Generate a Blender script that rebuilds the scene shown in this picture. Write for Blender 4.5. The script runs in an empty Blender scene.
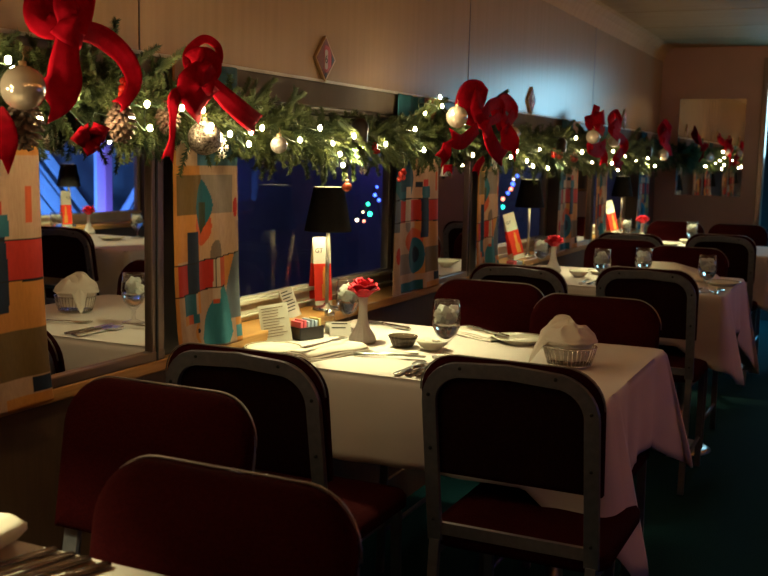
import bpy, bmesh, math, random
from mathutils import Vector, Matrix
random.seed(7)
SC = bpy.context.scene
COL = SC.collection
PI = math.pi
P = 2.078                       # window and table spacing along the car
# ------------------------------------------------------------------ camera
F_PX, YAW, PITCH, ROLL = 1027.34, 0.43508, 0.12821, 0.024509
CAM = Vector((1.48971, 0.0, 1.275))
cy, sy, cp, sp = math.cos(YAW), math.sin(YAW), math.cos(PITCH), math.sin(PITCH)
FW = Vector((-sy*cp, cy*cp, -sp)); R0 = Vector((cy, sy, 0)); U0 = R0.cross(FW)
RT = R0*math.cos(ROLL)+U0*math.sin(ROLL); UP = U0*math.cos(ROLL)-R0*math.sin(ROLL)
def ray(u, v): return FW+RT*((u-384)/F_PX)+UP*((288-v)/F_PX)
def onx(u, v, x): d = ray(u, v); return CAM+d*((x-CAM.x)/d.x)
def onz(u, v, z): d = ray(u, v); return CAM+d*((z-CAM.z)/d.z)
cam_data = bpy.data.cameras.new('camera'); cam = bpy.data.objects.new('camera', cam_data); COL.objects.link(cam)
m = Matrix((RT, UP, -FW)).transposed().to_4x4(); m.translation = CAM; cam.matrix_world = m
cam_data.sensor_width = 36; cam_data.lens = F_PX/768*36; cam_data.clip_start = .02
cam_data.dof.use_dof = True; cam_data.dof.focus_distance = 2.45; cam_data.dof.aperture_fstop = 48.0/6.5
SC.camera = cam

# ------------------------------------------------------------------ materials
def mat(name, col=(.5,.5,.5), rough=.5, metal=0, emit=None, es=0, spec=.5, **kw):
    m = bpy.data.materials.new(name); m.use_nodes = True
    b = m.node_tree.nodes['Principled BSDF']
    b.inputs['Base Color'].default_value = (*col, 1); b.inputs['Roughness'].default_value = rough
    b.inputs['Metallic'].default_value = metal; b.inputs['Specular IOR Level'].default_value = spec
    if emit: b.inputs['Emission Color'].default_value = (*emit, 1); b.inputs['Emission Strength'].default_value = es
    for k, v in kw.items():
        b.inputs[k.replace('_', ' ')].default_value = v
    return m
def noisy(m, c1, c2, scale=20, bump=0.0, stretch=(1,1,1), detail=4, bscale=None, coord='Object'):
    nt = m.node_tree; N = nt.nodes; L = nt.links; b = N['Principled BSDF']
    tc = N.new('ShaderNodeTexCoord'); mp = N.new('ShaderNodeMapping'); mp.inputs['Scale'].default_value = stretch
    L.new(tc.outputs[coord], mp.inputs[0])
    n = N.new('ShaderNodeTexNoise'); n.inputs['Scale'].default_value = scale; n.inputs['Detail'].default_value = detail
    L.new(mp.outputs[0], n.inputs['Vector'])
    r = N.new('ShaderNodeValToRGB'); r.color_ramp.elements[0].position = .35; r.color_ramp.elements[1].position = .65
    r.color_ramp.elements[0].color = (*c1, 1); r.color_ramp.elements[1].color = (*c2, 1)
    L.new(n.outputs['Fac'], r.inputs[0]); L.new(r.outputs[0], b.inputs['Base Color'])
    if bump:
        bp = N.new('ShaderNodeBump'); bp.inputs['Strength'].default_value = bump; bp.inputs['Distance'].default_value = .004
        n2 = n
        if bscale:
            n2 = N.new('ShaderNodeTexNoise'); n2.inputs['Scale'].default_value = bscale; L.new(mp.outputs[0], n2.inputs['Vector'])
        L.new(n2.outputs['Fac'], bp.inputs['Height']); L.new(bp.outputs[0], b.inputs['Normal'])
    return m
def clear(name, tint=(1,1,1), ior=1.45, rough=.0, base=.04):       # thin clear glass: straight-through plus fresnel gloss
    m = bpy.data.materials.new(name); m.use_nodes = True; nt = m.node_tree; nt.nodes.clear(); N = nt.nodes; L = nt.links
    o = N.new('ShaderNodeOutputMaterial'); mx = N.new('ShaderNodeMixShader'); t = N.new('ShaderNodeBsdfTransparent')
    g = N.new('ShaderNodeBsdfGlossy'); lw = N.new('ShaderNodeLayerWeight'); lw.inputs['Blend'].default_value = .5
    pw = N.new('ShaderNodeMath'); pw.operation = 'POWER'; pw.inputs[1].default_value = 3.6; L.new(lw.outputs['Facing'], pw.inputs[0])
    f = N.new('ShaderNodeMath'); f.operation = 'MULTIPLY_ADD'; f.inputs[1].default_value = .90; f.inputs[2].default_value = base; L.new(pw.outputs[0], f.inputs[0])
    t.inputs['Color'].default_value = (*tint, 1); g.inputs['Roughness'].default_value = rough
    L.new(f.outputs[0], mx.inputs[0]); L.new(t.outputs[0], mx.inputs[1]); L.new(g.outputs[0], mx.inputs[2]); L.new(mx.outputs[0], o.inputs[0])
    return m
M = {}
M['wall_up'] = noisy(mat('wall_enamel', rough=.27, spec=.7), (.265,.165,.082), (.29,.18,.092), 3, .03, (1,14,.6))
M['wall_mid'] = noisy(mat('window_post_paint', rough=.4), (.07,.05,.045), (.09,.065,.055), 6)
M['wall_low'] = noisy(mat('lower_wall_laminate', rough=.5), (.085,.046,.022), (.10,.056,.028), 8, .1, (1,10,1))
M['end_wall'] = noisy(mat('end_wall_paint', rough=.42), (.30,.17,.145), (.33,.185,.16), 4)
M['ceil'] = noisy(mat('ceiling_panel', rough=.75, spec=.2), (.30,.175,.075), (.34,.20,.09), 3, 0, (1,8,1))
M['seam'] = mat('dark_seam', (.05,.03,.02), .6)
M['carpet'] = noisy(mat('teal_carpet', rough=.95, spec=.1), (.0025,.026,.033), (.005,.040,.050), 180, .6)
M['wood'] = noisy(mat('sill_oak', rough=.38), (.40,.19,.05), (.52,.27,.08), 5, .05, (1,1.2,22))
M['frame'] = mat('bronze_frame', (.20,.135,.11), .32, .75)
M['black'] = mat('black_rubber', (.008,.008,.008), .6)
M['sill_metal'] = noisy(mat('painted_sash', rough=.4, spec=.5), (.50,.47,.37), (.57,.53,.42), 12)
M['valance'] = noisy(mat('valance_fabric', rough=.8), (.085,.065,.052), (.115,.09,.07), 9, .1, (1,1,.3))
M['mirror'] = mat('mirror_silver', (.86,.87,.86), .0, 1.0)
M['pane'] = clear('window_pane_glass', (.9,.92,.95), 1.5)
M['chair_metal'] = noisy(mat('hammered_chair_metal', rough=.38, metal=.65), (.21,.20,.225), (.25,.235,.26), 60)
M['chair_edge'] = mat('pale_edge_metal', (.30,.24,.22), .4, .8)
M['bright_metal'] = mat('brushed_aluminium', (.62,.60,.54), .3, .9)
M['maroon'] = noisy(mat('maroon_upholstery', rough=.95, spec=.03), (.023,.0018,.0022), (.031,.0024,.0028), 220, .3)
M['dark_back'] = noisy(mat('dark_vinyl_back', rough=.9, spec=.04), (.012,.003,.003), (.017,.004,.004), 120, .2)
M['cloth'] = noisy(mat('white_table_linen', rough=.82, spec=.2), (.70,.62,.57), (.74,.66,.60), 6, .12, bscale=35)
M['napkin'] = noisy(mat('cream_napkin_linen', rough=.8, spec=.2), (.72,.64,.55), (.77,.69,.59), 9, .25, bscale=45)
M['china'] = mat('cream_china', (.80,.76,.62), .16)
M['china_rim'] = mat('china_rim', (.22,.16,.09), .25)
M['steel'] = mat('stainless_steel', (.75,.72,.66), .27, 1.0)
M['knife_handle'] = mat('dark_polished_handle', (.10,.055,.04), .16, .6)
M['shade'] = noisy(mat('black_lamp_shade', rough=.85, spec=.1), (.006,.005,.005), (.009,.007,.007), 90, .1)
M['shade_in'] = mat('shade_lining', (.75,.72,.6), .7)
M['bulb'] = mat('lamp_bulb_glow', (1,.9,.7), .4, emit=(1,.83,.47), es=260)
M['diffuser'] = mat('ceiling_lamp_glow', (1,.9,.7), .4, emit=(1,.70,.40), es=6)
M['fairy'] = mat('fairy_light_glow', (1,.95,.8), .3, emit=(1,.80,.42), es=340)
M['gl'] = clear('goblet_glass', (.97,.97,.97), 1.5, base=.085)
M['water'] = mat('water', (1,1,1), .0, Transmission_Weight=1.0); M['water'].node_tree.nodes['Principled BSDF'].inputs['IOR'].default_value = 1.33
M['ice'] = mat('cloudy_ice', (.86,.86,.82), .22, Transmission_Weight=.12)
im = bpy.data.materials.new('cloudy_ice'); im.use_nodes = True; nt_ = im.node_tree; nt_.nodes.clear()
o_m = nt_.nodes.new('ShaderNodeOutputMaterial'); mx_ = nt_.nodes.new('ShaderNodeMixShader'); di_ = nt_.nodes.new('ShaderNodeBsdfDiffuse'); tr_ = nt_.nodes.new('ShaderNodeBsdfTranslucent')
di_.inputs[0].default_value = (.92,.92,.86,1); tr_.inputs[0].default_value = (.95,.95,.90,1); mx_.inputs[0].default_value = .5
nt_.links.new(di_.outputs[0], mx_.inputs[1]); nt_.links.new(tr_.outputs[0], mx_.inputs[2]); nt_.links.new(mx_.outputs[0], o_m.inputs[0]); M['ice'] = im
M['milk_glass'] = noisy(mat('milk_glass', rough=.25), (.66,.62,.58), (.70,.66,.61), 5)
M['rose'] = noisy(mat('rose_petal', rough=.6, spec=.3), (.40,.004,.016), (.50,.010,.028), 40)
M['leaf'] = mat('leaf_green', (.12,.16,.03), .6)
M['paper'] = mat('white_card', (.78,.75,.62), .6)
M['paper_grey'] = mat('grey_card', (.55,.50,.44), .6)
M['ink'] = mat('printed_ink', (.03,.025,.025), .8)
M['red_card'] = mat('red_printed_card', (.72,.035,.015), .5)
M['gold_print'] = mat('gold_print', (.75,.33,.06), .5)
M['caddy'] = mat('black_caddy_plastic', (.012,.010,.010), .3)
M['pink'] = mat('pink_packet', (.85,.16,.20), .6); M['pblue'] = mat('pale_blue_packet', (.42,.52,.62), .6); M['yellow'] = mat('yellow_packet', (.75,.58,.22), .6)
M['smoke'] = mat('smoked_glass', (.16,.11,.07), .12, Transmission_Weight=.5)
M['needle'] = noisy(mat('fir_needles', rough=.6, spec=.3), (.012,.026,.010), (.085,.105,.032), 14)
M['twig'] = mat('garland_twig', (.06,.045,.02), .8)
M['velvet'] = noisy(mat('red_velvet_ribbon', rough=.9, spec=.06), (.26,.001,.008), (.33,.002,.011), 60, .1)
M['pearl'] = mat('pearl_bauble', (.74,.62,.50), .12, .45, Coat_Weight=.6)
M['glitter'] = noisy(mat('bronze_glitter', rough=.3, metal=.8), (.10,.07,.05), (.62,.52,.42), 190, 1.0)
M['silver_glitter'] = noisy(mat('silver_glitter', rough=.4, metal=.4), (.35,.31,.28), (.62,.56,.50), 160, .8)
M['red_ball'] = mat('red_berry', (.50,.02,.012), .22, Coat_Weight=.5)
M['rust_ball'] = noisy(mat('rust_bauble', rough=.3, metal=.3), (.22,.03,.015), (.42,.07,.03), 60, .4)
M['cone'] = noisy(mat('pine_cone_scale', rough=.7), (.07,.035,.022), (.16,.09,.06), 30)
M['snow'] = mat('snowflake_white', (.68,.62,.56), .5)
M['wire'] = mat('green_wire', (.01,.025,.01), .6)
M['sign_edge'] = mat('sign_edge_brass', (.55,.36,.2), .35, .6)
M['sign_face'] = noisy(mat('sign_plate', rough=.6), (.13,.02,.012), (.17,.035,.02), 12)
M['sign_red'] = mat('sign_red', (.40,.025,.02), .4); M['sign_dark'] = mat('sign_dark', (.012,.012,.012), .5)
M['sign_white'] = mat('sign_white', (.55,.47,.40), .5)
M['bluewall'] = noisy(mat('exterior_panel', rough=.6), (.25,.27,.34), (.36,.38,.46), 2.2, .2)
M['bluepost'] = mat('exterior_post', (.55,.52,.75), .5)
M['platform'] = mat('platform_concrete', (.12,.12,.14), .7)
M['door_win'] = mat('lit_door_window', (.6,.8,.85), .3, emit=(.36,.78,1), es=8)
M['door_dark'] = mat('vestibule_dark', (.012,.014,.018), .6)
for nme, c in (('b_blue', (.05,.12,1)), ('b_green', (.03,1,.45)), ('b_red', (1,.20,.12)), ('b_warm', (1,.75,.45)), ('b_teal', (.02,.8,.55))):
    M[nme] = mat(nme+'_bulb', c, .3, emit=c, es=9)

# ------------------------------------------------------------------ mesh helpers
class MB:
    def __init__(s): s.v = []; s.f = []; s.mi = []; s.sm = []
    def add(s, vs, fs, mi=0, smooth=False):
        o = len(s.v); s.v.extend([tuple(x) for x in vs]); s.f.extend([tuple(i+o for i in f) for f in fs])
        s.mi.extend([mi]*len(fs)); s.sm.extend([smooth]*len(fs)); return s
    def box(s, x0, x1, y0, y1, z0, z1, mi=0):
        vs = [(x, y, z) for x in (x0, x1) for y in (y0, y1) for z in (z0, z1)]
        return s.add(vs, [(0,1,3,2),(4,6,7,5),(0,4,5,1),(2,3,7,6),(0,2,6,4),(1,5,7,3)], mi)
    def lathe(s, prof, n=24, c=(0,0,0), mi=0, smooth=True, rx=1, ry=1, flute=0, nf=0):
        vs = []; fs = []
        for (r, z) in prof:
            for k in range(n):
                a = 2*PI*k/n; rr = r*(1+flute*math.cos(a*nf)) if flute else r
                vs.append((c[0]+rr*rx*math.cos(a), c[1]+rr*ry*math.sin(a), c[2]+z))
        for i in range(len(prof)-1):
            for k in range(n):
                k2 = (k+1) % n
                fs.append((i*n+k, i*n+k2, (i+1)*n+k2, (i+1)*n+k))
        return s.add(vs, fs, mi, smooth)
    def disc(s, r, z, n=24, c=(0,0,0), mi=0, up=True):
        vs = [(c[0]+r*math.cos(2*PI*k/n), c[1]+r*math.sin(2*PI*k/n), c[2]+z) for k in range(n)]
        f = tuple(range(n)) if up else tuple(reversed(range(n)))
        return s.add(vs, [f], mi)
    def tube(s, pts, r, n=8, mi=0, smooth=True, flat=None, up=None, cap=True):
        pts = [Vector(p) for p in pts]; rs = r if isinstance(r, (list, tuple)) else [r]*len(pts)
        vs = []; fs = []; prev = up
        for i, p in enumerate(pts):
            t = (pts[min(i+1, len(pts)-1)]-pts[max(i-1, 0)]).normalized()
            if prev is None: prev = Vector((0,0,1)) if abs(t.z) < .9 else Vector((1,0,0))
            a = Vector(prev); a = (a-t*a.dot(t)); a = a.normalized() if a.length > 1e-5 else t.orthogonal().normalized(); b = t.cross(a)
            if up is None: prev = a
            for k in range(n):
                an = 2*PI*k/n+(PI/n)
                ra, rb = (rs[i], rs[i]) if flat is None else flat
                if flat is not None and n == 4: q = a*(ra*(1 if math.cos(an) > 0 else -1))+b*(rb*(1 if math.sin(an) > 0 else -1))
                else: q = a*(ra*math.cos(an))+b*(rb*math.sin(an))
                vs.append(p+q)
        for i in range(len(pts)-1):
            for k in range(n):
                k2 = (k+1) % n; fs.append((i*n+k, i*n+k2, (i+1)*n+k2, (i+1)*n+k))
        if cap:
            fs.append(tuple(reversed(range(n)))); fs.append(tuple((len(pts)-1)*n+k for k in range(n)))
        return s.add(vs, fs, mi, smooth)
    def sphere(s, c, r, n=20, mi=0, rz=None):
        m_ = max(6, n//2); rz = rz or r
        prof = [(max(r*math.sin(PI*i/m_), 1e-5), -rz*math.cos(PI*i/m_)) for i in range(m_+1)]
        return s.lathe(prof, n, c, mi)
    def prism(s, poly, y0, y1, mi=0):     # poly in (x,z), extruded along y
        n = len(poly); vs = [(x, y0, z) for x, z in poly]+[(x, y1, z) for x, z in poly]
        fs = [tuple(range(n)), tuple(reversed(range(n, 2*n)))]+[(i, i+n, (i+1) % n+n, (i+1) % n) for i in range(n)]
        return s.add(vs, fs, mi)
    def slab(s, poly, o, ax, ay, t, mi=0):  # poly in local 2-D plane o+ax*x+ay*y, thickness vector t
        o = Vector(o); ax = Vector(ax); ay = Vector(ay); t = Vector(t); n = len(poly)
        a = [o+ax*x+ay*y for x, y in poly]; vs = a+[p+t for p in a]
        fs = [tuple(reversed(range(n))), tuple(range(n, 2*n))]+[(i, (i+1) % n, (i+1) % n+n, i+n) for i in range(n)]
        return s.add(vs, fs, mi)
    def build(s, name, mats, parent=None, mod=None, loc=None, fix=True):
        me = bpy.data.meshes.new(name); me.from_pydata(s.v, [], s.f)
        for x in (mats if isinstance(mats, (list, tuple)) else [mats]): me.materials.append(x)
        me.polygons.foreach_set('material_index', s.mi); me.polygons.foreach_set('use_smooth', s.sm)
        if fix:
            bm = bmesh.new(); bm.from_mesh(me); bmesh.ops.recalc_face_normals(bm, faces=bm.faces); bm.to_mesh(me); bm.free()
        me.update()
        o = bpy.data.objects.new(name, me); COL.objects.link(o)
        if parent is not None: o.parent = parent
        if loc is not None: o.location = loc
        if mod: mod(o)
        return o
def bev(w=.003, seg=2):
    def f(o):
        b = o.modifiers.new('bevel', 'BEVEL'); b.width = w; b.segments = seg; b.limit_method = 'ANGLE'
    return f
def subs(l=2):
    def f(o):
        b = o.modifiers.new('sub', 'SUBSURF'); b.levels = l; b.render_levels = l
    return f
def tag(o, label, cat, group=None, kind=None):
    o['label'] = label; o['category'] = cat
    if group: o['group'] = group
    if kind: o['kind'] = kind
    return o
def thing(name, label, cat, loc=(0,0,0), rz=0, group=None):
    o = bpy.data.objects.new(name, None); COL.objects.link(o); o.empty_display_size = .05
    o.location = loc; o.rotation_euler = (0,0,rz); return tag(o, label, cat, group)
def struct(o): o['kind'] = 'structure'; return o
def tree(o, parent=None):
    c = o.copy(); COL.objects.link(c)
    if parent is not None: c.parent = parent
    for ch in [x for x in bpy.data.objects if x.parent == o]: tree(ch, c)
    return c
def dup(o, loc, rz=0, label=None, group=None):
    c = tree(o); c.location = loc; c.rotation_euler = (0,0,rz)
    if label: c['label'] = label
    if group: c['group'] = group
    return c
def smooth_path(pts, n=8):
    pts = [Vector(p) for p in pts]; out = []
    for i in range(len(pts)-1):
        p0 = pts[max(i-1, 0)]; p1 = pts[i]; p2 = pts[i+1]; p3 = pts[min(i+2, len(pts)-1)]
        for k in range(n):
            t = k/n
            out.append(.5*((2*p1)+(p2-p0)*t+(2*p0-5*p1+4*p2-p3)*t*t+(3*p1-p0-3*p2+p3)*t**3))
    out.append(pts[-1]); return out
def rrect(w, h, r, n=6, cx=0, cy_=0, corners=(1,1,1,1)):     # counterclockwise from lower left
    out = []
    for q, (sx, sy_) in enumerate(((-1,-1),(1,-1),(1,1),(-1,1))):
        rr = r if corners[q] else .004
        c = (cx+sx*(w/2-rr), cy_+sy_*(h/2-rr)); a0 = PI+q*PI/2
        for k in range(n+1):
            a = a0+PI/2*k/n; out.append((c[0]+rr*math.cos(a), c[1]+rr*math.sin(a)))
    return out

# ------------------------------------------------------------------ room shell
Y0, Y1, XW, ZC = -1.6, 8.2, 3.0, 2.15
LEDGE = .785
def wall_side(sgn):
    X = 0 if sgn < 0 else XW
    def bx(mb, a, b, y0, y1, z0, z1, mi=0):    # a,b = distance from the room face outwards
        xs = (X-b, X-a) if sgn < 0 else (X+a, X+b)
        mb.box(xs[0], xs[1], y0, y1, z0, z1, mi)
    side = 'left' if sgn < 0 else 'right'
    wins = [(2.08+P*k, 3.52+P*k) for k in (-1, 0, 1, 2)] if sgn < 0 else [(2.15+P*k, 3.75+P*k) for k in (-1, 0, 1, 2)]
    wins = [(max(a, Y0+.2), min(b, 7.72 if sgn < 0 else 8.0)) for a, b in wins]
    ytop = 1.40
    w = MB()
    bx(w, 0, .16, Y0, Y1, 1.488, ZC, 0)
    bx(w, .012, .16, Y0, Y1, ytop, 1.488, 1)
    bx(w, 0, .16, Y0, Y1, 0, LEDGE-.03, 2)
    prev = Y0
    for a, b in wins:
        bx(w, .012, .16, prev, a, LEDGE-.03, ytop, 1); prev = b
    bx(w, .012, .16, prev, Y1, LEDGE-.03, ytop, 1)
    # panel joints of the upper wall
    for k in range(-1, 5):
        y = 3.96+P*k
        if Y0 < y < Y1: bx(w, -.0012, .001, y-.002, y+.002, 1.49, ZC, 3)
    bx(w, -.004, .0, Y0, Y1, 1.486, 1.494, 4)
    struct(w.build('wall_'+side, [M['wall_up'], M['wall_mid'], M['wall_low'], M['seam'], M['sill_metal']]))
    lg = MB(); bx(lg, -.012, .125, Y0, Y1, LEDGE-.03, LEDGE, 0)
    struct(lg.build('trim_1' if sgn < 0 else 'trim_2', M['wood'], mod=bev(.004)))
    bb = MB(); bx(bb, -.012, .0, Y0, Y1, 0, .12, 0)
    struct(bb.build('baseboard_'+side, M['wall_low'], mod=bev(.003)))
    for k, (a, b) in enumerate(wins):
        n = 'window_%d' % (k+1 if sgn < 0 else k+5)
        root = bpy.data.objects.new(n, None); COL.objects.link(root); root.location = (X, (a+b)/2, LEDGE); root['kind'] = 'structure'
        def loc(mb): mb.v = [(x-X, y-(a+b)/2, z-LEDGE) for x, y, z in mb.v]; return mb
        f = MB()
        bx(f, .120, .150, a, b, LEDGE, .855); bx(f, .118, .150, a, b, 1.37, ytop)
        bx(f, .120, .150, a, a+.03, .85, 1.38); bx(f, .120, .150, b-.03, b, .85, 1.38)
        bx(f, .105, .125, a, b, .838, .850); bx(f, .110, .125, a, b, .800, .806)
        loc(f).build('window_frame', M['sill_metal'], root, bev(.002))
        g = MB(); bx(g, .134, .138, a+.02, b-.02, .845, 1.385); loc(g).build('window_pane', M['pane'], root)
        v = MB(); bx(v, -.006, .012, a-.04, b+.04, 1.415, 1.485); bx(v, .0, .02, a-.02, b+.02, 1.402, 1.408)
        loc(v).build('valance', M['valance'], root, bev(.003))
wall_side(-1); wall_side(1)
fl = MB().box(-.1, XW+.1, Y0, 9.03, -.05, 0); struct(fl.build('floor', M['carpet']))
ce = MB(); seams = [6.22-.69*k for k in range(11)]+[6.95, 7.62]
ce.box(-.1, XW+.1, Y0, Y1+.1, ZC+.004, ZC+.08, 0)
ys = sorted(seams+[Y0, Y1])
for a, b in zip(ys[:-1], ys[1:]): ce.box(.06, XW-.06, a+.006, b-.006, ZC-.006, ZC+.004, 0)
for a in seams: ce.box(.0, XW, a-.005, a+.005, ZC-.001, ZC+.003, 1)
struct(ce.build('ceiling', [M['ceil'], M['seam']], mod=bev(.003)))
cv = MB()
for s in (0, 1):
    pr = [(0, ZC-.11), (.012, ZC-.08), (.03, ZC-.045), (.06, ZC-.015), (.10, ZC), (0, ZC)]
    if s: pr = [(XW-x, z) for x, z in pr]
    c1 = MB().prism(pr, Y0, Y1); struct(c1.build('trim_%d' % (3+s), M['ceil']))
DX0, DX1, DZ = .765, 1.50, 2.03
ew = MB(); ew.box(-.1, DX0, Y1, Y1+.1, 0, ZC); ew.box(DX1, XW+.1, Y1, Y1+.1, 0, ZC); ew.box(DX0, DX1, Y1, Y1+.1, DZ, ZC)
struct(ew.build('wall_end', M['end_wall']))
bw = MB(); bw.box(-.1, XW+.1, Y0-.1, Y0, 0, ZC); struct(bw.build('wall_back', M['end_wall']))
dr = bpy.data.objects.new('door_1', None); COL.objects.link(dr); dr.location = (1.13, Y1, 0); dr['kind'] = 'structure'
df = MB(); df.box(DX0-1.13-.03, DX0-1.13+.012, -.012, .1, 0, DZ+.03); df.box(DX1-1.13-.012, DX1-1.13+.03, -.012, .1, 0, DZ+.03); df.box(DX0-1.13, DX1-1.13, -.012, .1, DZ-.012, DZ+.03)
df.build('door_frame', M['frame'], dr, bev(.003))
ve = MB(); ve.box(.60, .66, Y1+.1, 8.96, 0, 2.2); ve.box(1.62, 1.68, Y1+.1, 8.96, 0, 2.2); ve.box(.6, 1.68, Y1+.1, 8.96, 2.12, 2.2); ve.box(.6, 1.68, 8.945, 9.03, 0, 2.2)
struct(ve.build('wall_vestibule', M['door_dark']))
vw = bpy.data.objects.new('window_9', None); COL.objects.link(vw); vw.location = (1.15, 8.94, 1.6); vw['kind'] = 'structure'
MB().box(-.35, .35, -.02, .0, -.26, .40).build('window_pane', M['door_win'], vw)
MB().box(-.39, -.35, -.03, .01, -.30, .43).box(.35, .39, -.03, .01, -.30, .43).box(-.39, .39, -.03, .01, .40, .43).box(-.39, .39, -.03, .01, -.30, -.26).build('window_frame', M['frame'], vw)

# ------------------------------------------------------------------ wall mirrors
def wall_mirror(y0, y1, label, first=[None]):
    if first[0]:
        r = dup(first[0], (0, y0, LEDGE), 0, label); return r
    w = y1-y0
    r = thing('wall_mirror', label, 'mirror', (0, y0, LEDGE), 0, 'mirrors between the windows')
    g = MB().box(-.008, -.002, 0, w, .02, .64); g.build('mirror_glass', M['mirror'], r)
    f = MB().box(-.009, .006, -.010, .0, .0, .65).box(-.009, .010, w, w+.045, .0, .65).box(-.009, .012, -.01, w+.045, -.001, .022)
    f.build('mirror_frame', M['frame'], r, bev(.003))
    t = MB().box(.0101, .013, w+.012, w+.018, 0, .64); t.build('frame_bead', M['black'], r)
    first[0] = r; return r
wall_mirror(1.563, 1.912, 'tall framed wall mirror at left reflecting a water goblet and black lamp')
wall_mirror(1.563+P, 1.912+P, 'narrow framed wall mirror between the first and second tables with lamps, reflecting plates')
wall_mirror(1.563+2*P, 1.912+2*P, 'slim far wall mirror reflecting a red rose, beside the last table')
em = thing('end_wall_mirror', 'frameless rectangular mirror screwed to the end wall, reflecting garland', 'mirror', (.39, Y1, 1.03))
MB().box(-.245, .24, -.008, -.001, 0, .73).build('mirror_glass', M['mirror'], em)
for x in (-.215, .21):
    for z in (.03, .70):
        MB().sphere((x, -.009, z), .006, 8).build('screw', M['steel'], em)

# ------------------------------------------------------------------ patterned curtains
PEACH = (.52,.32,.20); ORANGE = (.60,.24,.05); RED = (.50,.03,.018); NAVY = (.012,.02,.04); TEAL = (.02,.12,.16)
SLATE = (.12,.14,.16); GREY = (.26,.20,.16); OLIVE = (.17,.10,.03); BLK = (.012,.01,.01); PALE = (.60,.44,.30); RUST = (.60,.10,.03)
def ell(x, y, cx, cy_, rx, ry): return ((x-cx)/rx)**2+((y-cy_)/ry)**2 < 1
def pattern_a(u, b):
    """u 0-1 across, b metres above the bottom hem"""
    c = PEACH
    if u < .10 and b > .22: c = SLATE
    if .058 < b < .252 and u > .50: c = ORANGE
    if .252 <= b <= .33: c = RED if u > .12 else SLATE
    if .067 < b < .14 and .12 < u < .45: c = GREY
    if .058 < b < .153 and u > .67: c = OLIVE
    if b < .036 and .15 < u < .64: c = TEAL
    if .025 < b < .055 and u > .88: c = NAVY
    if b < .02 and u > .70: c = ORANGE
    if ell(u, b, .45, .183, .19, .045) and b > .14: c = RUST
    if ell(u, b, .50, .127, .17, .066): c = TEAL if not ell(u, b, .52, .13, .06, .03) else NAVY
    if ell(u, b, .08, .136, .045, .03): c = RED
    if ell(u, b, .31, .245, .06, .03) and b < .252: c = GREY
    w = .012*math.sin((b-.17)*20)
    if .59+w < u < .76+w and .19 < b < .334: c = NAVY
    if .61+w < u < .79+w and .334 <= b < .378: c = TEAL
    if .50 < u < .61 and .375 < b < .395: c = NAVY
    if .62 < u < .74 and .378 < b < .402: c = RED
    if ell(u, b, .21, .4025, .25, .075): c = TEAL if u < .12 or b < .36 else (.013,.06,.10)
    if .24 < u < .36 and .252 < b < .377: c = PALE
    if .36 < u < .372 and .252 < b < .33: c = BLK
    for lb in (.252, .331):
        if abs(b-lb-.004*math.sin(u*5)) < .0018: c = BLK
    if .88 < u < .92 and .36 < b < .43: c = RUST
    if .49 < b < .52: c = ORANGE
    if .52 < b < .61: c = OLIVE if u < .45 else GREY
    if b >= .61: c = TEAL if u < .6 else PEACH
    return c
def pattern_b(s, z):
    """s 0-1 across, z world height"""
    c = PEACH
    if z > 1.239: c = PEACH if s < .4 else (.05,.13,.17)
    elif z > 1.218: c = ORANGE
    elif z > 1.123: c = OLIVE if s < .47 else GREY if s < .87 else PEACH
    elif z > 1.01: c = ORANGE if s < .42 else (.56,.33,.18) if s < .6 else PEACH
    if 1.218 <= z <= 1.239 and s > .45: c = PEACH
    if ell(s, z, .46, 1.092, .125, .048) and z < 1.13: c = RUST
    d = abs(z-1.140)/.068
    if d < 1 and abs(s-.47-.02*(z-1.14)*10) < .125*(1-d**1.7): c = TEAL if abs(s-.47) > .05 or z > 1.15 else (.05,.055,.03)
    if ell(s, z, .914, 1.135, .04, .025): c = RED
    if ell(s, z, .64, 1.02, .068, .036): c = (.20,.14,.10)
    l1 = 1.002+.02*s*s; l2 = .927+.014*s
    if l2 < z < l1:
        c = RED
        if s > .60: c = PALE
        if s > .68: c = RUST if s < .76 else ORANGE
    if .86-(.99-z)*1.2 < s and .85 < z < l1: c = SLATE
    bw = .05*max(0, 1.03-z)*6*.25
    if .21-bw < s < .39-bw and .932 < z < 1.08: c = NAVY
    if .114 < s < .314 and .878 < z <= .932: c = TEAL
    if .34 < s < .39 and .878 < z < l2: c = ORANGE
    if .18 < s < .265 and .857 < z < .878: c = RUST
    if .265 < s < .35 and .857 < z < .878: c = TEAL
    if .10 < s < .18 and .857 < z < .878: c = ORANGE
    t = (z-.792)/.145
    if 0 < t < 1:
        ce = .60+.12*t; hw = .26*(1-t)**.62 if t > .15 else .26*(.85**.62)*(.80+.2*t/.15)
        if abs(s-ce) < hw: c = (.035,.20,.24)
    if .585 < s < .67 and .905 < z < .95: c = PALE
    if .585 < s < .66 and .895 < z <= .905: c = RUST
    if s > .90 and z < .85: c = ORANGE if z > .83 or z < .80 else (.06,.2,.25)
    if abs(s-.30-2.5*(z-.83)**2*20) < .018 and .79 < z < .857: c = ORANGE
    if ell(s, z, .33, .836, .02, .006): c = NAVY
    if s < .03: c = ORANGE
    if abs(z-l1) < .0016 or (abs(z-l2) < .0016 and s < .75) or (abs(s-.625) < .008 and l2 < z < l1): c = BLK
    return c
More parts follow.
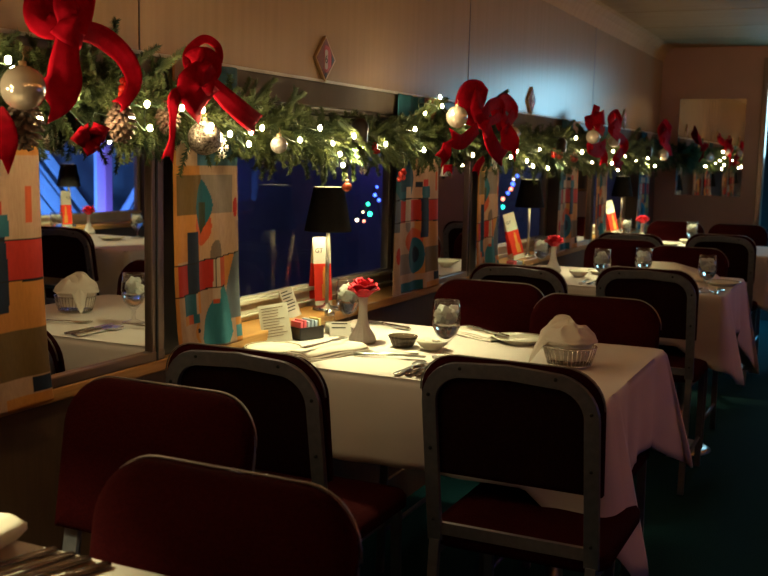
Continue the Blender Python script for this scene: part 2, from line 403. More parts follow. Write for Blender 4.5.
def curtain_mat():
    m = mat('printed_curtain_linen', rough=.75, spec=.2); nt = m.node_tree; N = nt.nodes; L = nt.links; b = N['Principled BSDF']
    a = N.new('ShaderNodeVertexColor'); a.layer_name = 'print'
    n = N.new('ShaderNodeTexNoise'); n.inputs['Scale'].default_value = 30; n.inputs['Detail'].default_value = 5
    mx = N.new('ShaderNodeMix'); mx.data_type = 'RGBA'; mx.blend_type = 'MULTIPLY'; mx.inputs[0].default_value = .35
    L.new(a.outputs[0], mx.inputs[6]); L.new(n.outputs['Fac'], mx.inputs[7])
    hs = N.new('ShaderNodeHueSaturation'); hs.inputs['Value'].default_value = .92; L.new(mx.outputs[2], hs.inputs['Color']); L.new(hs.outputs[0], b.inputs['Base Color'])
    return m
M['curtain'] = curtain_mat()
def curtain(flip, w, off_a, zb, zt, flare=0.0):
    nu, nv = int(w/.0028), int((zt-zb)/.0028); vs = []; fs = []; cols = []
    for j in range(nv+1):
        z = (zt-zb)*j/nv
        for i in range(nu+1):
            s = i/nu; y = w*s
            x = .020+.006*math.sin(s*9+.5)+.004*math.sin(s*21+z*3)+.018*math.exp(-z*9)*(flare+s*.3)
            sk = .02*math.exp(-z*6)*s if flip == 0 else .02*math.exp(-z*5)*(1-s)
            vs.append((x, y+sk, z+.006*s*math.sin(s*6)*(1 if j == 0 else 0)))
            a = off_a+y
            cc = pattern_a(s, z) if flip == 0 else pattern_b(s, zb+z)
            cols.extend((*cc, 1))
    for j in range(nv):
        for i in range(nu):
            k = j*(nu+1)+i; fs.append((k, k+1, k+nu+2, k+nu+1))
    me = bpy.data.meshes.new('curtain_panel'); me.from_pydata(vs, [], fs); me.materials.append(M['curtain'])
    ca = me.color_attributes.new('print', 'FLOAT_COLOR', 'POINT'); ca.data.foreach_set('color', cols)
    me.polygons.foreach_set('use_smooth', [True]*len(fs)); me.update()
    o = bpy.data.objects.new('curtain_panel', me); COL.objects.link(o)
    s_ = o.modifiers.new('solid', 'SOLIDIFY'); s_.thickness = .0015; s_.offset = 0
    return o
gA = 'printed curtain panels beside the windows'
cA = curtain(0, .40, 0, .79, 1.485); cA.location = (0, 3.225, .79)
tag(cA, 'abstract printed curtain panel hanging right of the window behind the red rose', 'curtain', gA)
cB = curtain(1, .285, .045, .79, 1.485, .6); cB.location = (0, 1.966, .79)
tag(cB, 'abstract printed curtain panel with teal teardrop, just right of the left mirror', 'curtain', gA)
dup(cA, (0, 3.225-P-.0, .77), 0, 'abstract printed curtain panel cut off by the left edge of the photo')
dup(cB, (0, 1.966+P, .79), 0, 'narrow printed curtain panel between the second mirror and second lamp')
dup(cA, (0, 3.225+P, .79), 0, 'printed curtain panel with orange and navy bar behind the second lamp')
dup(cB, (0, 1.966+2*P, .79), 0, 'farther narrow printed curtain panel next to the slim far mirror')
dup(cA, (0, 3.225+2*P, .79), 0, 'farthest printed curtain panel by the corner of the end wall')
for k, lab in ((1, 'printed curtain panel across the aisle, left of the blue window in the mirror'),):
    c = dup(cB, (XW, 3.95, .79), PI, lab)

# ------------------------------------------------------------------ diamond wall signs
def sign():
    r = thing('diamond_sign', 'small red and black diamond wall plaque with a pale oval numeral, nearest one', 'sign', (0.001, 2.737, 1.555), 0, 'diamond plaques above the windows')
    h, w = .066, .062
    MB().slab([(0,-h),(w,0),(0,h),(-w,0)], (0,0,0), (0,1,0), (0,0,1), (.008,0,0)).build('sign_edge', M['sign_edge'], r)
    h2, w2 = .060, .056
    fc = MB().slab([(0,-h2),(w2,0),(0,h2),(-w2,0)], (.0082,0,0), (0,1,0), (0,0,1), (.001,0,0)); fc.build('sign_plate', M['sign_face'], r)
    MB().slab([(.012,-.034),(.032,-.02),(.032,.012),(.020,.035),(-.006,.040),(-.012,.03),(-.012,-.03),(0,-.042)], (.0093,0,0), (0,1,0), (0,0,1), (.0006,0,0)).build('red_field', M['sign_red'], r)
    MB().slab([(.034,-.018),(.052,0),(.034,.018)], (.0093,0,0), (0,1,0), (0,0,1), (.0006,0,0)).build('dark_field', M['sign_dark'], r); d = MB(); d.slab([(-.009,-.046),(0,-.057),(.011,-.044),(0,-.038)], (.0093,0,0), (0,1,0), (0,0,1), (.0006,0,0)); d.build('dark_field', M['sign_dark'], r)
    MB().slab(rrect(.018, .058, .0088, 5), (.0099,0,-.002), (0,1,0), (0,0,1), (.0006,0,0)).build('white_oval', M['sign_white'], r)
    cu = bpy.data.curves.new('numeral', 'FONT'); cu.body = '6'; cu.size = .034; cu.align_x = 'CENTER'; cu.align_y = 'CENTER'; cu.extrude = .0004
    t = bpy.data.objects.new('numeral', cu); COL.objects.link(t)
    bpy.context.view_layer.update(); me = bpy.data.meshes.new_from_object(t); bpy.data.objects.remove(t)
    t = bpy.data.objects.new('numeral', me); COL.objects.link(t); me.materials.append(M['sign_dark'])
    t.parent = r; t.rotation_euler = (PI/2, 0, PI/2); t.location = (.0108, 0, -.002)
    return r
s1 = sign()
dup(s1, (0.001, 2.737+P, 1.553), 0, 'middle diamond wall plaque, right of the bow with the pearl ball')
dup(s1, (0.001, 2.737+2*P, 1.553), 0, 'farthest diamond wall plaque, nearest the end wall')

# ------------------------------------------------------------------ tables and cloths
TL, TW, TZ = 1.0, .75, .742
def table_proto(label, cx, y, rz=0):
    t = thing('dining_table', label, 'table', (cx, y, 0), rz, 'dining tables')
    MB().box(-.495, .487, .012, TW-.012, TZ-.028, TZ-.003).build('tabletop', M['wood'], t, bev(.004))
    MB().tube([(.30, TW/2, .012), (.30, TW/2, TZ-.028)], .024, 12).build('leg', M['bright_metal'], t)
    MB().lathe([(.001,.03),(.03,.03),(.12,.014),(.14,.002),(.14,.0),(.001,.0)], 24, (.30, TW/2, 0)).build('foot', M['bright_metal'], t)
    MB().box(-.497, -.47, .1, TW-.1, TZ-.10, TZ-.028).build('wall_cleat', M['frame'], t)
    return t
def cloth(label, cx, y, rz=0, seed=1, tips=(.46,.40)):
    rnd = random.Random(seed)
    x0, x1, y0, y1 = -.495, .495, 0.0, TW; r = .018
    per = []     # perimeter samples: (x, y, nx, ny, cornerness)
    def seg(ax, ay, bx_, by_, nx, ny, n):
        for k in range(n): 
            t = (k+.5)/n; per.append((ax+(bx_-ax)*t, ay+(by_-ay)*t, nx, ny))
    def cor(cx_, cy_, a0, n=7):
        for k in range(n):
            a = a0+PI/2*k/(n-1); per.append((cx_+r*math.cos(a), cy_+r*math.sin(a), math.cos(a), math.sin(a)))
    seg(x0+r, y0, x1-r, y0, 0, -1, 54); cor(x1-r, y0+r, -PI/2)
    seg(x1, y0+r, x1, y1-r, 1, 0, 44); cor(x1-r, y1-r, 0)
    seg(x1-r, y1, x0+r, y1, 0, 1, 54); cor(x0+r, y1-r, PI/2, 3)
    seg(x0, y1-r, x0, y0+r, -1, 0, 12); cor(x0+r, y0+r, PI, 3)
    rows = 16; n = len(per); vs = []; fs = []
    ph = rnd.random()*6
    for j in range(rows+1):
        t = j/rows
        for (x, yy, nx, ny) in per:
            dy0 = min(abs(yy-y0-.10), abs(yy-y1)) if x > x1-.02 else min(abs(yy-y0)+.10, abs(yy-y1)) if yy < TW/2 else min(abs(yy-y0), abs(yy-y1)); dx1 = abs(x1-x)
            dc = math.hypot(dx1, dy0) if x > 0 else 9
            tip = tips[0] if yy < TW/2 else tips[1]
            dn = dc/.20
            hang = .215+(tip-.215)*max(0, 1-dn)**1.0 if dn < 1 else .215
            if x < x0+.02: hang = .10
            cs = max(0, 1-dc/.16)**1.3
            # fold cheeks: the cloth tucks in a little beside the corner, the corner itself swings outwards
            out = .012*t+cs*.060*t-(.018*math.exp(-((dc-.14)/.05)**2))*t
            along = x if abs(ny) > .5 else yy
            out += (.006*math.sin(along*19+ph)+.004*math.sin(along*41+ph*2))*t*t*(1-cs)
            if x < x0+.02: out = 0
            if yy > y1-.01 and cs == 0: out *= .3
            edge = .004
            if t == 0: z = TZ+.003; o = -.004
            else: o = edge*(1-(1-min(t*8, 1))**2)*.6+out; z = TZ+.002-hang*((t-1/rows*.45) if t < 1 else t)-.001
            dx = nx; dy_ = ny
            if cs > 0 and dc > .02:      # blend the outward direction to the diagonal near a corner
                d = Vector((1, -1 if yy < TW/2 else 1, 0)).normalized(); nn = (Vector((nx, ny, 0))*(1-cs)+d*cs).normalized(); dx, dy_ = nn.x, nn.y
            vs.append((x+dx*o+(.035*cs*t if yy > TW/2 else .01*cs*t), yy+dy_*o+(.12*cs*t if yy < TW/2 else 0), z))
    for j in range(rows):
        for k in range(n):
            k2 = (k+1) % n; fs.append((j*n+k, j*n+k2, (j+1)*n+k2, (j+1)*n+k))
    mb = MB(); mb.add(vs, fs, 0, True)
    # top sheet as a grid fan (flat with the faintest creases)
    mb.add([(per[k][0]-per[k][2]*.004, per[k][1]-per[k][3]*.004, TZ+.003) for k in range(n)], [tuple(range(n))], 0, False)
    o = mb.build('tablecloth', M['cloth'], None)
    bm = bmesh.new(); bm.from_mesh(o.data); bmesh.ops.remove_doubles(bm, verts=bm.verts, dist=1e-4); bm.to_mesh(o.data); bm.free()
    s_ = o.modifiers.new('solid', 'SOLIDIFY'); s_.thickness = .0016; s_.offset = 1
    o.location = (cx, y, 0); o.rotation_euler = (0,0,rz)
    return tag(o, label, 'tablecloth', 'tablecloths')
T = [.260, 2.214, 4.292, 6.37]
CXT = .508
tl = ['dining table at the lower left corner holding a row of knives', 'large middle dining table with the bread basket, beside the first window',
      'second dining table behind the middle one, with the tented napkin', 'last dining table before the end wall']
t0 = table_proto(tl[0], CXT, T[0])
for k in (1, 2, 3): dup(t0, (CXT, T[k], 0), 0, tl[k])
cloth('white tablecloth at the lower left corner under the row of knives', CXT, T[0], seed=3, tips=(.36,.36))
cloth('white tablecloth of the large middle table, bright at its window end', CXT, T[1], seed=5, tips=(.47,.34))
cloth('white tablecloth of the second table, corner hanging low into the aisle', CXT, T[2], seed=9, tips=(.40,.46))
cloth('white tablecloth of the last table by the end wall', CXT, T[3], seed=12, tips=(.42,.40))
OY = 4.292
dup(t0, (XW-CXT, OY+TW, 0), PI, 'dining table across the aisle, seen in the left mirror under the blue window')
cloth('white tablecloth across the aisle, seen in the left mirror', XW-CXT, OY+TW, PI, seed=14)

# ------------------------------------------------------------------ chairs
def chair(label):
    t = thing('dining_chair', label, 'chair', (0,0,0), 0, 'maroon metal-framed dining chairs')
    W2, H, rc = .172, .845, .075
    def rake(z): return -.195-.075*max(0, (z-.45))/.42    # y of the back frame at height z
    pts = [(-W2, .45), (-W2, .56), (-W2, .66), (-W2, H-rc)]
    for k in range(1, 9):
        a = PI-PI/2*k/8; pts.append((-W2+rc+rc*math.cos(a), H-rc+rc*math.sin(a)))
    n = len(pts); top = [(x, z) for x, z in pts]+[(0, H+.006)]+[(-x, z) for x, z in reversed(pts)]
    path = [(x, rake(z), z) for x, z in top]
    mb = MB()
    # flat band frame: 24 mm wide in the plane of the back, 12 mm thick
    vs = []; fs = []
    for i, (x, z) in enumerate(top):
        a = Vector(top[max(i-1, 0)]); b = Vector(top[min(i+1, len(top)-1)]); d = (b-a).normalized(); nn = Vector((-d.y, d.x))
        for o_, q in ((-.017, 0), (-.015, -.0075), (.015, -.0075), (.017, 0), (.015, .006), (-.015, .006)):
            xx = x+nn.x*o_; zz = z+nn.y*o_; vs.append((xx, rake(zz)+q, zz))
    for i in range(len(top)-1):
        for k in range(6): fs.append((i*6+k, i*6+(k+1) % 6, (i+1)*6+(k+1) % 6, (i+1)*6+k))
    fs.append(tuple(range(6))); fs.append(tuple((len(top)-1)*6+k for k in range(6)))
    mb.add(vs, fs, 0, False); fr = mb.build('back_frame', M['chair_metal'], t)
    for sx in (-W2, W2):
        for z in (.50, .665, .785): MB().sphere((sx, rake(z)-.008, z), .0042, 8).build('screw', M['black'], fr)
    for sx in (-.10, .10): MB().sphere((sx, rake(H)-.008, H+.004), .0042, 8).build('screw', M['black'], fr)
    # upholstered back pad
    pw, z0, z1 = .388, .605, .872
    poly = rrect(pw, z1-z0, .082, 8, 0, (z0+z1)/2, (0,0,1,1))
    for i, (x, z) in enumerate(poly):
        if z < z0+.02: poly[i] = (x*.985, z+.006*math.cos(x*8))
    def ring(sc, off):
        c0 = (0, (z0+z1)/2); out = []
        for x, z in poly:
            xx = x*(1-sc/(pw/2)); zz = c0[1]+(z-c0[1])*(1-sc/((z1-z0)/2)); out.append((xx, rake(zz)+off+.012*(1-(xx/.2)**2)*0, zz))
        return out
    mb = MB(); rings = [ring(.003, .007), ring(0, .012), ring(0, .024), ring(.004, .034), ring(.016, .042), ring(.045, .048)]
    vs = sum(rings, []); N_ = len(poly); fs = []
    for i in range(len(rings)-1):
        for k in range(N_): k2 = (k+1) % N_; fs.append((i*N_+k, i*N_+k2, (i+1)*N_+k2, (i+1)*N_+k))
    fs.append(tuple(range(N_))); fs.append(tuple((len(rings)-1)*N_+k for k in range(N_)))
    bp_ = mb.add(vs, fs, 0, True).build('backrest', M['maroon'], t)
    # thin pale edge strip round the pad
    ed = [(x*1.006, rake(z)+.009, z+(.0015 if z > .75 else 0)) for x, z in [poly[k % N_] for k in range(N_)] if z > z0+.01]
    ks = [k for k in range(N_) if poly[k][1] > z0+.01]
    MB().tube(ed, .0018, 6).build('edge_strip', M['chair_edge'], bp_)
    mb = MB(); inner = rrect(pw-.03, z1-z0-.02, .075, 8, 0, (z0+z1)/2, (0,0,1,1))
    mb.add([(x, rake(z)+.0055, z) for x, z in inner]+[(x, rake(z)+.0085, z) for x, z in inner], [tuple(range(len(inner))), tuple(range(len(inner), 2*len(inner)))]+[(i, (i+1) % len(inner), (i+1) % len(inner)+len(inner), i+len(inner)) for i in range(len(inner))])
    mb.build('back_panel', M['dark_back'], t)
    # seat
    so = rrect(.40, .40, .05, 6, 0, .005); rings = []
    for sc, z in ((.012,.432), (0,.440), (0,.462), (.006,.472), (.03,.480), (.10,.485)):
        rings += [(x*(1-sc/.2), .005+(y-.005)*(1-sc/.2), z) for x, y in so]
    N_ = len(so); fs = []
    for i in range(5):
        for k in range(N_): k2 = (k+1) % N_; fs.append((i*N_+k, i*N_+k2, (i+1)*N_+k2, (i+1)*N_+k))
    fs.append(tuple(range(N_))); fs.append(tuple(5*N_+k for k in range(N_)))
    MB().add(rings, fs, 0, True).build('seat', M['maroon'], t)
    # seat rails
    mb = MB()
    mb.tube([(-W2, -.197, .478), (W2, -.197, .478)], .01, 4, flat=(.013, .006), up=Vector((0,0,1)), smooth=False)
    for sx in (-W2, W2): mb.tube([(sx, -.19, .425), (sx, .17, .425)], .01, 4, flat=(.011, .007), up=Vector((0,0,1)), smooth=False)
    mb.tube([(-W2, .17, .425), (W2, .17, .425)], .01, 4, flat=(.011, .007), up=Vector((0,0,1)), smooth=False)
    mb.build('seat_frame', M['chair_metal'], t)
    for sx in (-W2, W2):
        MB().tube([(sx, -.195, .452), (sx, -.20, .40), (sx, -.215, .2), (sx, -.235, .004)], .01, 4, flat=(.012, .008), up=Vector((1,0,0)), smooth=False).build('leg', M['chair_metal'], t, bev(.002))
        MB().tube([(sx, .17, .425), (sx, .180, .2), (sx, .19, .004)], .01, 4, flat=(.012, .008), up=Vector((1,0,0)), smooth=False).build('leg', M['chair_metal'], t, bev(.002))
        MB().tube([(sx, -.225, .13), (sx, .184, .13)], .008, 8).build('stretcher', M['chair_metal'], t)
    return t
ch0 = chair('maroon chair seen from behind, front and center at the middle table, aisle side')
def put(x, ytop, facing, label, first=[True]):
    """ytop: y of the top of the backrest; facing +1 looks along +y"""
    rz = 0 if facing > 0 else PI
    loc = (x, ytop+.265*facing, 0)
    if first[0]: ch0.location = loc; ch0.rotation_euler = (0,0,rz); ch0['label'] = label; first[0] = False; return
    dup(ch0, loc, rz, label)
put(.868, 1.935, 1, 'maroon chair seen from behind, nearest one at the middle table, on the aisle side')
put(.345, 1.76, 1, 'maroon chair seen from behind at the middle table, on the window side')
put(.415, 1.425, -1, 'maroon chair facing the camera at the lower left, nearest the wall')
put(.782, 1.075, -1, 'big maroon chair facing the camera at the bottom left, the closest of all')
put(.395, 3.20, -1, 'maroon chair facing the camera behind the middle table, on the window side')
put(.785, 3.03, -1, 'maroon chair facing the camera directly behind the bread basket')
put(.305, 3.74, 1, 'maroon chair seen from behind at the second table, on the window side')
put(.755, 3.94, 1, 'maroon chair seen from behind at the second table, on the aisle side')
put(.365, 5.36, -1, 'maroon chair facing the camera behind the second table, window side, between two goblets')
put(.73, 5.10, -1, 'maroon chair facing the camera behind the second table, aisle side, mostly behind the tented napkin')
put(.30, 5.82, 1, 'maroon chair seen from behind at the last table, window side, mostly hidden')
put(.757, 6.12, 1, 'maroon chair seen from behind at the last table, on the aisle side')
put(.31, 7.34, -1, 'farthest maroon chair facing the camera by the end wall, window side')
put(.725, 7.30, -1, 'farthest maroon chair facing the camera by the end wall, on the aisle side')
put(2.20, 4.02, 1, 'dark chair across the aisle, seen in the left mirror in front of the blue window')
put(2.66, 4.00, 1, 'dark window-side chair across the aisle, partly seen in the left mirror')

# ------------------------------------------------------------------ tableware builders (each made once, then copied)
ZT = TZ+.0048
def lamp_proto():
    t = thing('table_lamp', '', 'lamp')
    MB().lathe([(.001,0),(.045,0),(.045,.004),(.038,.009),(.012,.014),(.008,.022),(.001,.022)], 28).build('base', M['steel'], t)
    MB().tube([(0,0,.02), (0,0,.245)], .0062, 12).build('pole', M['bright_metal'], t)
    s = MB(); n = 32
    s.lathe([(.0745,.250),(.0475,.388)], n, mi=0); s.lathe([(.0725,.250),(.0455,.388)], n, mi=1); s.lathe([(.0745,.250),(.0725,.250)], n, mi=0); s.lathe([(.0475,.388),(.0455,.388)], n, mi=1)
    sh = s.build('lamp_shade', [M['shade'], M['shade_in']], t, fix=False)
    MB().tube([(0,0,.245), (0,0,.262)], .010, 10).build('socket', M['black'], t)
    MB().tube([(-.047,0,.345), (0,0,.336), (.047,0,.345)], .0012, 6).tube([(0,0,.262),(0,0,.270)], .0012, 6).build('harp', M['steel'], sh)
    MB().sphere((0,0,.296), .0125, 12, rz=.016).build('bulb', M['bulb'], t)
    return t
def goblet_proto():
    t = thing('water_goblet', '', 'glass'); t.scale = (1.05,)*3
    o_ = [(.001,0),(.034,0),(.034,.0025),(.020,.006),(.0065,.012),(.0050,.022),(.0065,.030),(.0060,.038),(.0130,.046),(.026,.060),(.0345,.080),(.0360,.098),(.0345,.118),(.0315,.147)]
    i_ = [(.0303,.147),(.0333,.118),(.0348,.098),(.0333,.080),(.0245,.0612),(.011,.050),(.001,.047)]
    MB().lathe(o_+i_, 32).build('glass', M['gl'], t)
    MB().lathe([(.001,.0475),(.0105,.0505),(.024,.062),(.0325,.081),(.0335,.088),(.001,.088)], 28).build('water', M['water'], t)
    rnd = random.Random(4); ic = MB()
    for k in range(15):
        a = k*2.4; r_ = .021*math.sqrt(rnd.random()); c = Vector((r_*math.cos(a), r_*math.sin(a), .092+.034*k/15)); e = Matrix.Rotation(rnd.random()*3, 3, Vector((rnd.random(), rnd.random(), rnd.random()+.1)).normalized())
        h = .0085+.003*rnd.random(); vs = [c+e@Vector((x, y, z)) for x in (-h, h) for y in (-h, h) for z in (-h, h)]
        ic.add(vs, [(0,1,3,2),(4,6,7,5),(0,4,5,1),(2,3,7,6),(0,2,6,4),(1,5,7,3)])
    ic.build('ice', M['ice'], t, bev(.003))
    return t
def vase_proto():
    t = thing('bud_vase', '', 'vase')
    MB().lathe([(.001,0),(.034,0),(.038,.006),(.037,.014),(.031,.026),(.021,.042),(.0150,.060),(.0125,.080),(.0120,.105),(.0135,.130),(.0120,.130),(.0105,.105),(.010,.08),(.001,.08)], 72, flute=.035, nf=18).build('vase_body', M['milk_glass'], t)
    return t
def rose_proto():
    t = thing('red_rose', '', 'flower'); rnd = random.Random(2)
    pt = MB()
    for L_, (n, rr, zz, tilt, sz) in enumerate(((3,.006,.036,.15,.017),(4,.010,.034,.35,.019),(5,.015,.030,.62,.022),(6,.020,.024,.95,.025),(6,.024,.019,1.2,.025))):
        for k in range(n):
            a0 = 2*PI*(k+.4*L_)/n; gu, gv = 6, 5; vs = []; fs = []
            for j in range(gv+1):
                tv = j/gv
                for i in range(gu+1):
                    su = (i/gu-.5)*2; a = a0+su*(.95-.08*L_)*(1-.15*tv)*.9
                    r_ = rr*.35+(rr*.9+sz*math.sin(tilt)*tv)*(.55+.45*tv)
                    z = zz-.020+sz*(.9*math.cos(tilt)+.45)*tv*(1-.28*su*su*tv)
                    r_ += .0045*tv**3*(1+.4*math.sin(su*5+k)); 
                    vs.append((.80*r_*math.cos(a), .80*r_*math.sin(a), -.004+1.35*z+.0015*math.sin(su*7+k*2)*tv))
            for j in range(gv):
                for i in range(gu): q = j*(gu+1)+i; fs.append((q, q+1, q+gu+2, q+gu+1))
            pt.add(vs, fs, 0, True)
    def so(o): s_ = o.modifiers.new('solid', 'SOLIDIFY'); s_.thickness = .0009
    pt.build('petals', M['rose'], t, so)
    l = MB(); l.tube([(0,0,-.06), (0,0,-.002), (0,0,.012)], [.0022, .003, .008], 8); l.build('stem', M['leaf'], t)
    l = MB()
    for k in range(4):
        a = k*PI/2+.3; c, s_ = math.cos(a), math.sin(a)
        l.add([(0,0,.004), (c*.016-s_*.005, s_*.016+c*.005, .008), (c*.032, s_*.032, .006), (c*.016+s_*.005, s_*.016-c*.005, .008), (0,0,.002), (c*.016-s_*.005, s_*.016+c*.005, .0065), (c*.032, s_*.032, .005), (c*.016+s_*.005, s_*.016-c*.005, .0065)], [(0,1,2,3), (7,6,5,4), (0,4,5,1), (1,5,6,2), (2,6,7,3), (3,7,4,0)])
    l.build('sepals', M['leaf'], t); return t
def plate_proto(r=.078):
    t = thing('side_plate', '', 'plate')
    MB().lathe([(.001,.002),(r*.55,.002),(r*.62,.0),(r*.66,.0),(r*.70,.004),(r*.98,.013),(r,.0145),(r*.985,.0165),(r*.72,.0085),(r*.62,.0055),(.001,.0055)], 44).build('plate_body', M['china'], t)
    MB().lathe([(r*.92,.01455),(r*.955,.0160),(r*.955,.0163),(r*.92,.0149)], 44).build('rim_band', M['china_rim'], t); return t
def bowl_proto():
    t = thing('small_bowl', '', 'bowl')
    MB().lathe([(.001,0),(.022,0),(.026,.004),(.040,.017),(.046,.027),(.044,.028),(.038,.019),(.024,.007),(.001,.006)], 36).build('bowl_body', M['china'], t); return t
def candle_cup_proto():
    t = thing('ribbed_glass_dish', '', 'dish')
    MB().lathe([(.001,0),(.026,0),(.031,.008),(.036,.022),(.041,.031),(.038,.032),(.033,.022),(.028,.009),(.001,.006)], 72, flute=.045, nf=18).build('dish_body', M['smoke'], t); return t
def utensil(kind):
    name = {'k': 'knife', 'f': 'fork', 's': 'spoon'}[kind]
    t = thing(name, '', name)
    def strip(pr, zf, th=.0016):   # pr: list (y, halfwidth)
        vs = []; n = len(pr)
        for y, w in pr:
            z = zf(y); vs += [(-w, y, z), (w, y, z), (w, y, z+th), (-w, y, z+th)]
        fs = [(0,3,2,1), ((n-1)*4, (n-1)*4+1, (n-1)*4+2, (n-1)*4+3)]
        for i in range(n-1):
            for k in range(4): fs.append((i*4+k, i*4+(k+1) % 4, (i+1)*4+(k+1) % 4, (i+1)*4+k))
        return vs, fs
    zf = lambda y: .002+.006*max(0, (y-.02)/.16)*(1 if kind != 'k' else 0)
    hd = [(-.10,.005),(-.095,.008),(-.07,.0085),(-.03,.005),(.0,.0035),(.02,.003)]
    v, f = strip(hd, lambda y: .001+.004*max(0, 1-(y+.1)/.1)*0+.001, .0032)
    MB().add(v, f, 0, True).build('handle', M['knife_handle'] if kind == 'k' else M['steel'], t)
    if kind == 'k': v, f = strip([(.018,.004),(.03,.0075),(.075,.0085),(.10,.0065),(.112,.001)], lambda y: .0015); MB().add(v, f).build('blade', M['steel'], t)
    elif kind == 's':
        pr = [(.018,.003),(.03,.006),(.045,.0155),(.062,.0185),(.078,.0155),(.088,.007),(.092,.001)]
        v, f = strip(pr, lambda y: .004-.003*math.sin(PI*max(0, min(1, (y-.02)/.072)))); MB().add(v, f, 0, True).build('spoon_bowl', M['steel'], t)
    else:
        mb = MB(); v, f = strip([(.018,.003),(.032,.006),(.045,.0115),(.056,.0118)], lambda y: .0035); mb.add(v, f)
        for k in range(4):
            x = -.0095+.00635*k; mb.box(x-.0017, x+.0017, .055, .095, .0035, .0052)
        mb.build('tines', M['steel'], t)
    return t
def caddy_proto():
    t = thing('sugar_caddy', '', 'caddy')
    mb = MB().box(-.045,.045,-.028,.028,0,.006).box(-.045,-.041,-.028,.028,0,.036).box(.041,.045,-.028,.028,0,.036).box(-.045,.045,-.028,-.024,0,.036).box(-.045,.045,.024,.028,0,.036).box(-.045,.045,-.002,.002,0,.034)
    mb.build('caddy_box', M['caddy'], t, bev(.002))
    for k, mt in enumerate(('pink','pink','pblue','pblue','pblue','yellow')):
        x = -.034+.0135*k
        MB().box(x-.0045, x+.0045, -.022, .022, .008, .052+.004*(k % 2)).build('sugar_packet', M[mt], t, bev(.001))
    return t
def shaker_proto():
    t = thing('salt_shaker', '', 'shaker')
    MB().lathe([(.001,0),(.017,0),(.019,.004),(.016,.05),(.014,.056),(.001,.056)], 10, smooth=False).build('glass_jar', M['gl'], t)
    MB().lathe([(.0145,.054),(.0155,.056),(.0155,.064),(.010,.072),(.001,.074)], 20).build('cap', M['steel'], t)
    MB().lathe([(.001,.003),(.013,.003),(.0125,.035),(.001,.036)], 12).build('salt', M['paper'], t); return t
def text_mesh(body, size, material, parent, loc, rot):
    cu = bpy.data.curves.new('printed_text', 'FONT'); cu.body = body; cu.size = size; cu.align_x = 'CENTER'; cu.align_y = 'CENTER'; cu.extrude = .0002
    t = bpy.data.objects.new('printed_text', cu); COL.objects.link(t); bpy.context.view_layer.update()
    me = bpy.data.meshes.new_from_object(t); bpy.data.objects.remove(t)
    t = bpy.data.objects.new('printed_text', me); COL.objects.link(t); me.materials.append(material); t.parent = parent; t.location = loc; t.rotation_euler = rot; return t
def menu_proto():     # tall tent card, cream above red, faces +x (local)
    t = thing('menu_card', '', 'card'); w, h = .062, .225
    th = .09
    # front leaf leaning back, back leaf, both joined at the top
    for nm, sgn in (('front_leaf', 1), ('back_leaf', -1)):
        mb = MB()
        def q(y, z, o=0.0): return (sgn*(.028*(1-z/h)+.0012)+o*sgn, y, z)
        def quad(z0, z1, y0, y1, o, mi):
            a = [q(y0, z0, o), q(y1, z0, o), q(y1, z1, o), q(y0, z1, o)]; b = [q(y0, z0, o-.0012), q(y1, z0, o-.0012), q(y1, z1, o-.0012), q(y0, z1, o-.0012)]
            mb.add(a+b, [(0,1,2,3), (7,6,5,4), (0,4,5,1), (1,5,6,2), (2,6,7,3), (3,7,4,0)], mi)
        quad(.14, h, -w/2, w/2, 0, 0); quad(.022, .14, -w/2, w/2, 0, 1); quad(0, .022, -w/2, w/2, 0, 0)
        if sgn > 0:
            quad(.03, .075, -.004, .018, .0008, 2); quad(.075, .118, .000, .012, .0008, 2); quad(.118, .13, .003, .01, .0008, 2)
        mb.build(nm, [M['paper'], M['red_card'], M['gold_print']], t)
    text_mesh('GT', .021, M['ink'], t, (.0105, -.012, .182), (PI/2+.12, 0, PI/2)); return t
def card_proto(w, h, grey=False, dark=False):     # small folded leaflet, facing +y local? leaf plane x-z
    t = thing('folded_card', '', 'card')
    mt = M['paper_grey'] if grey else M['paper']
    MB().slab([(-w/2,0),(w/2,0),(w/2,h),(-w/2,h)], (0,.0,0), (1,0,0), (0,.22,.975), (0,.0012,0)).build('front_leaf', mt, t)
    MB().slab([(-w/2,0),(w/2,0),(w/2,h),(-w/2,h)], (0,.44*h,0), (1,0,0), (0,-.22,.975), (0,.0012,0)).build('back_leaf', mt, t)
    ln = MB(); rows = max(3, int(h/(.0085 if not dark else .0115)))
    rnd = random.Random(int(w*1e4))
    for k in range(rows-1):
        z = h*.92-k*h*.86/rows; a = -w*.40; b = w*(.40-.28*rnd.random())
        th = .0016 if not dark else .0034
        ln.slab([(a,z-th),(b,z-th),(b,z),(a,z)], (0,-.0006,0), (1,0,0), (0,.22,.975), (0,.0004,0))
    ln.build('printed_lines', M['ink'] if dark else M['china_rim'], t); return t
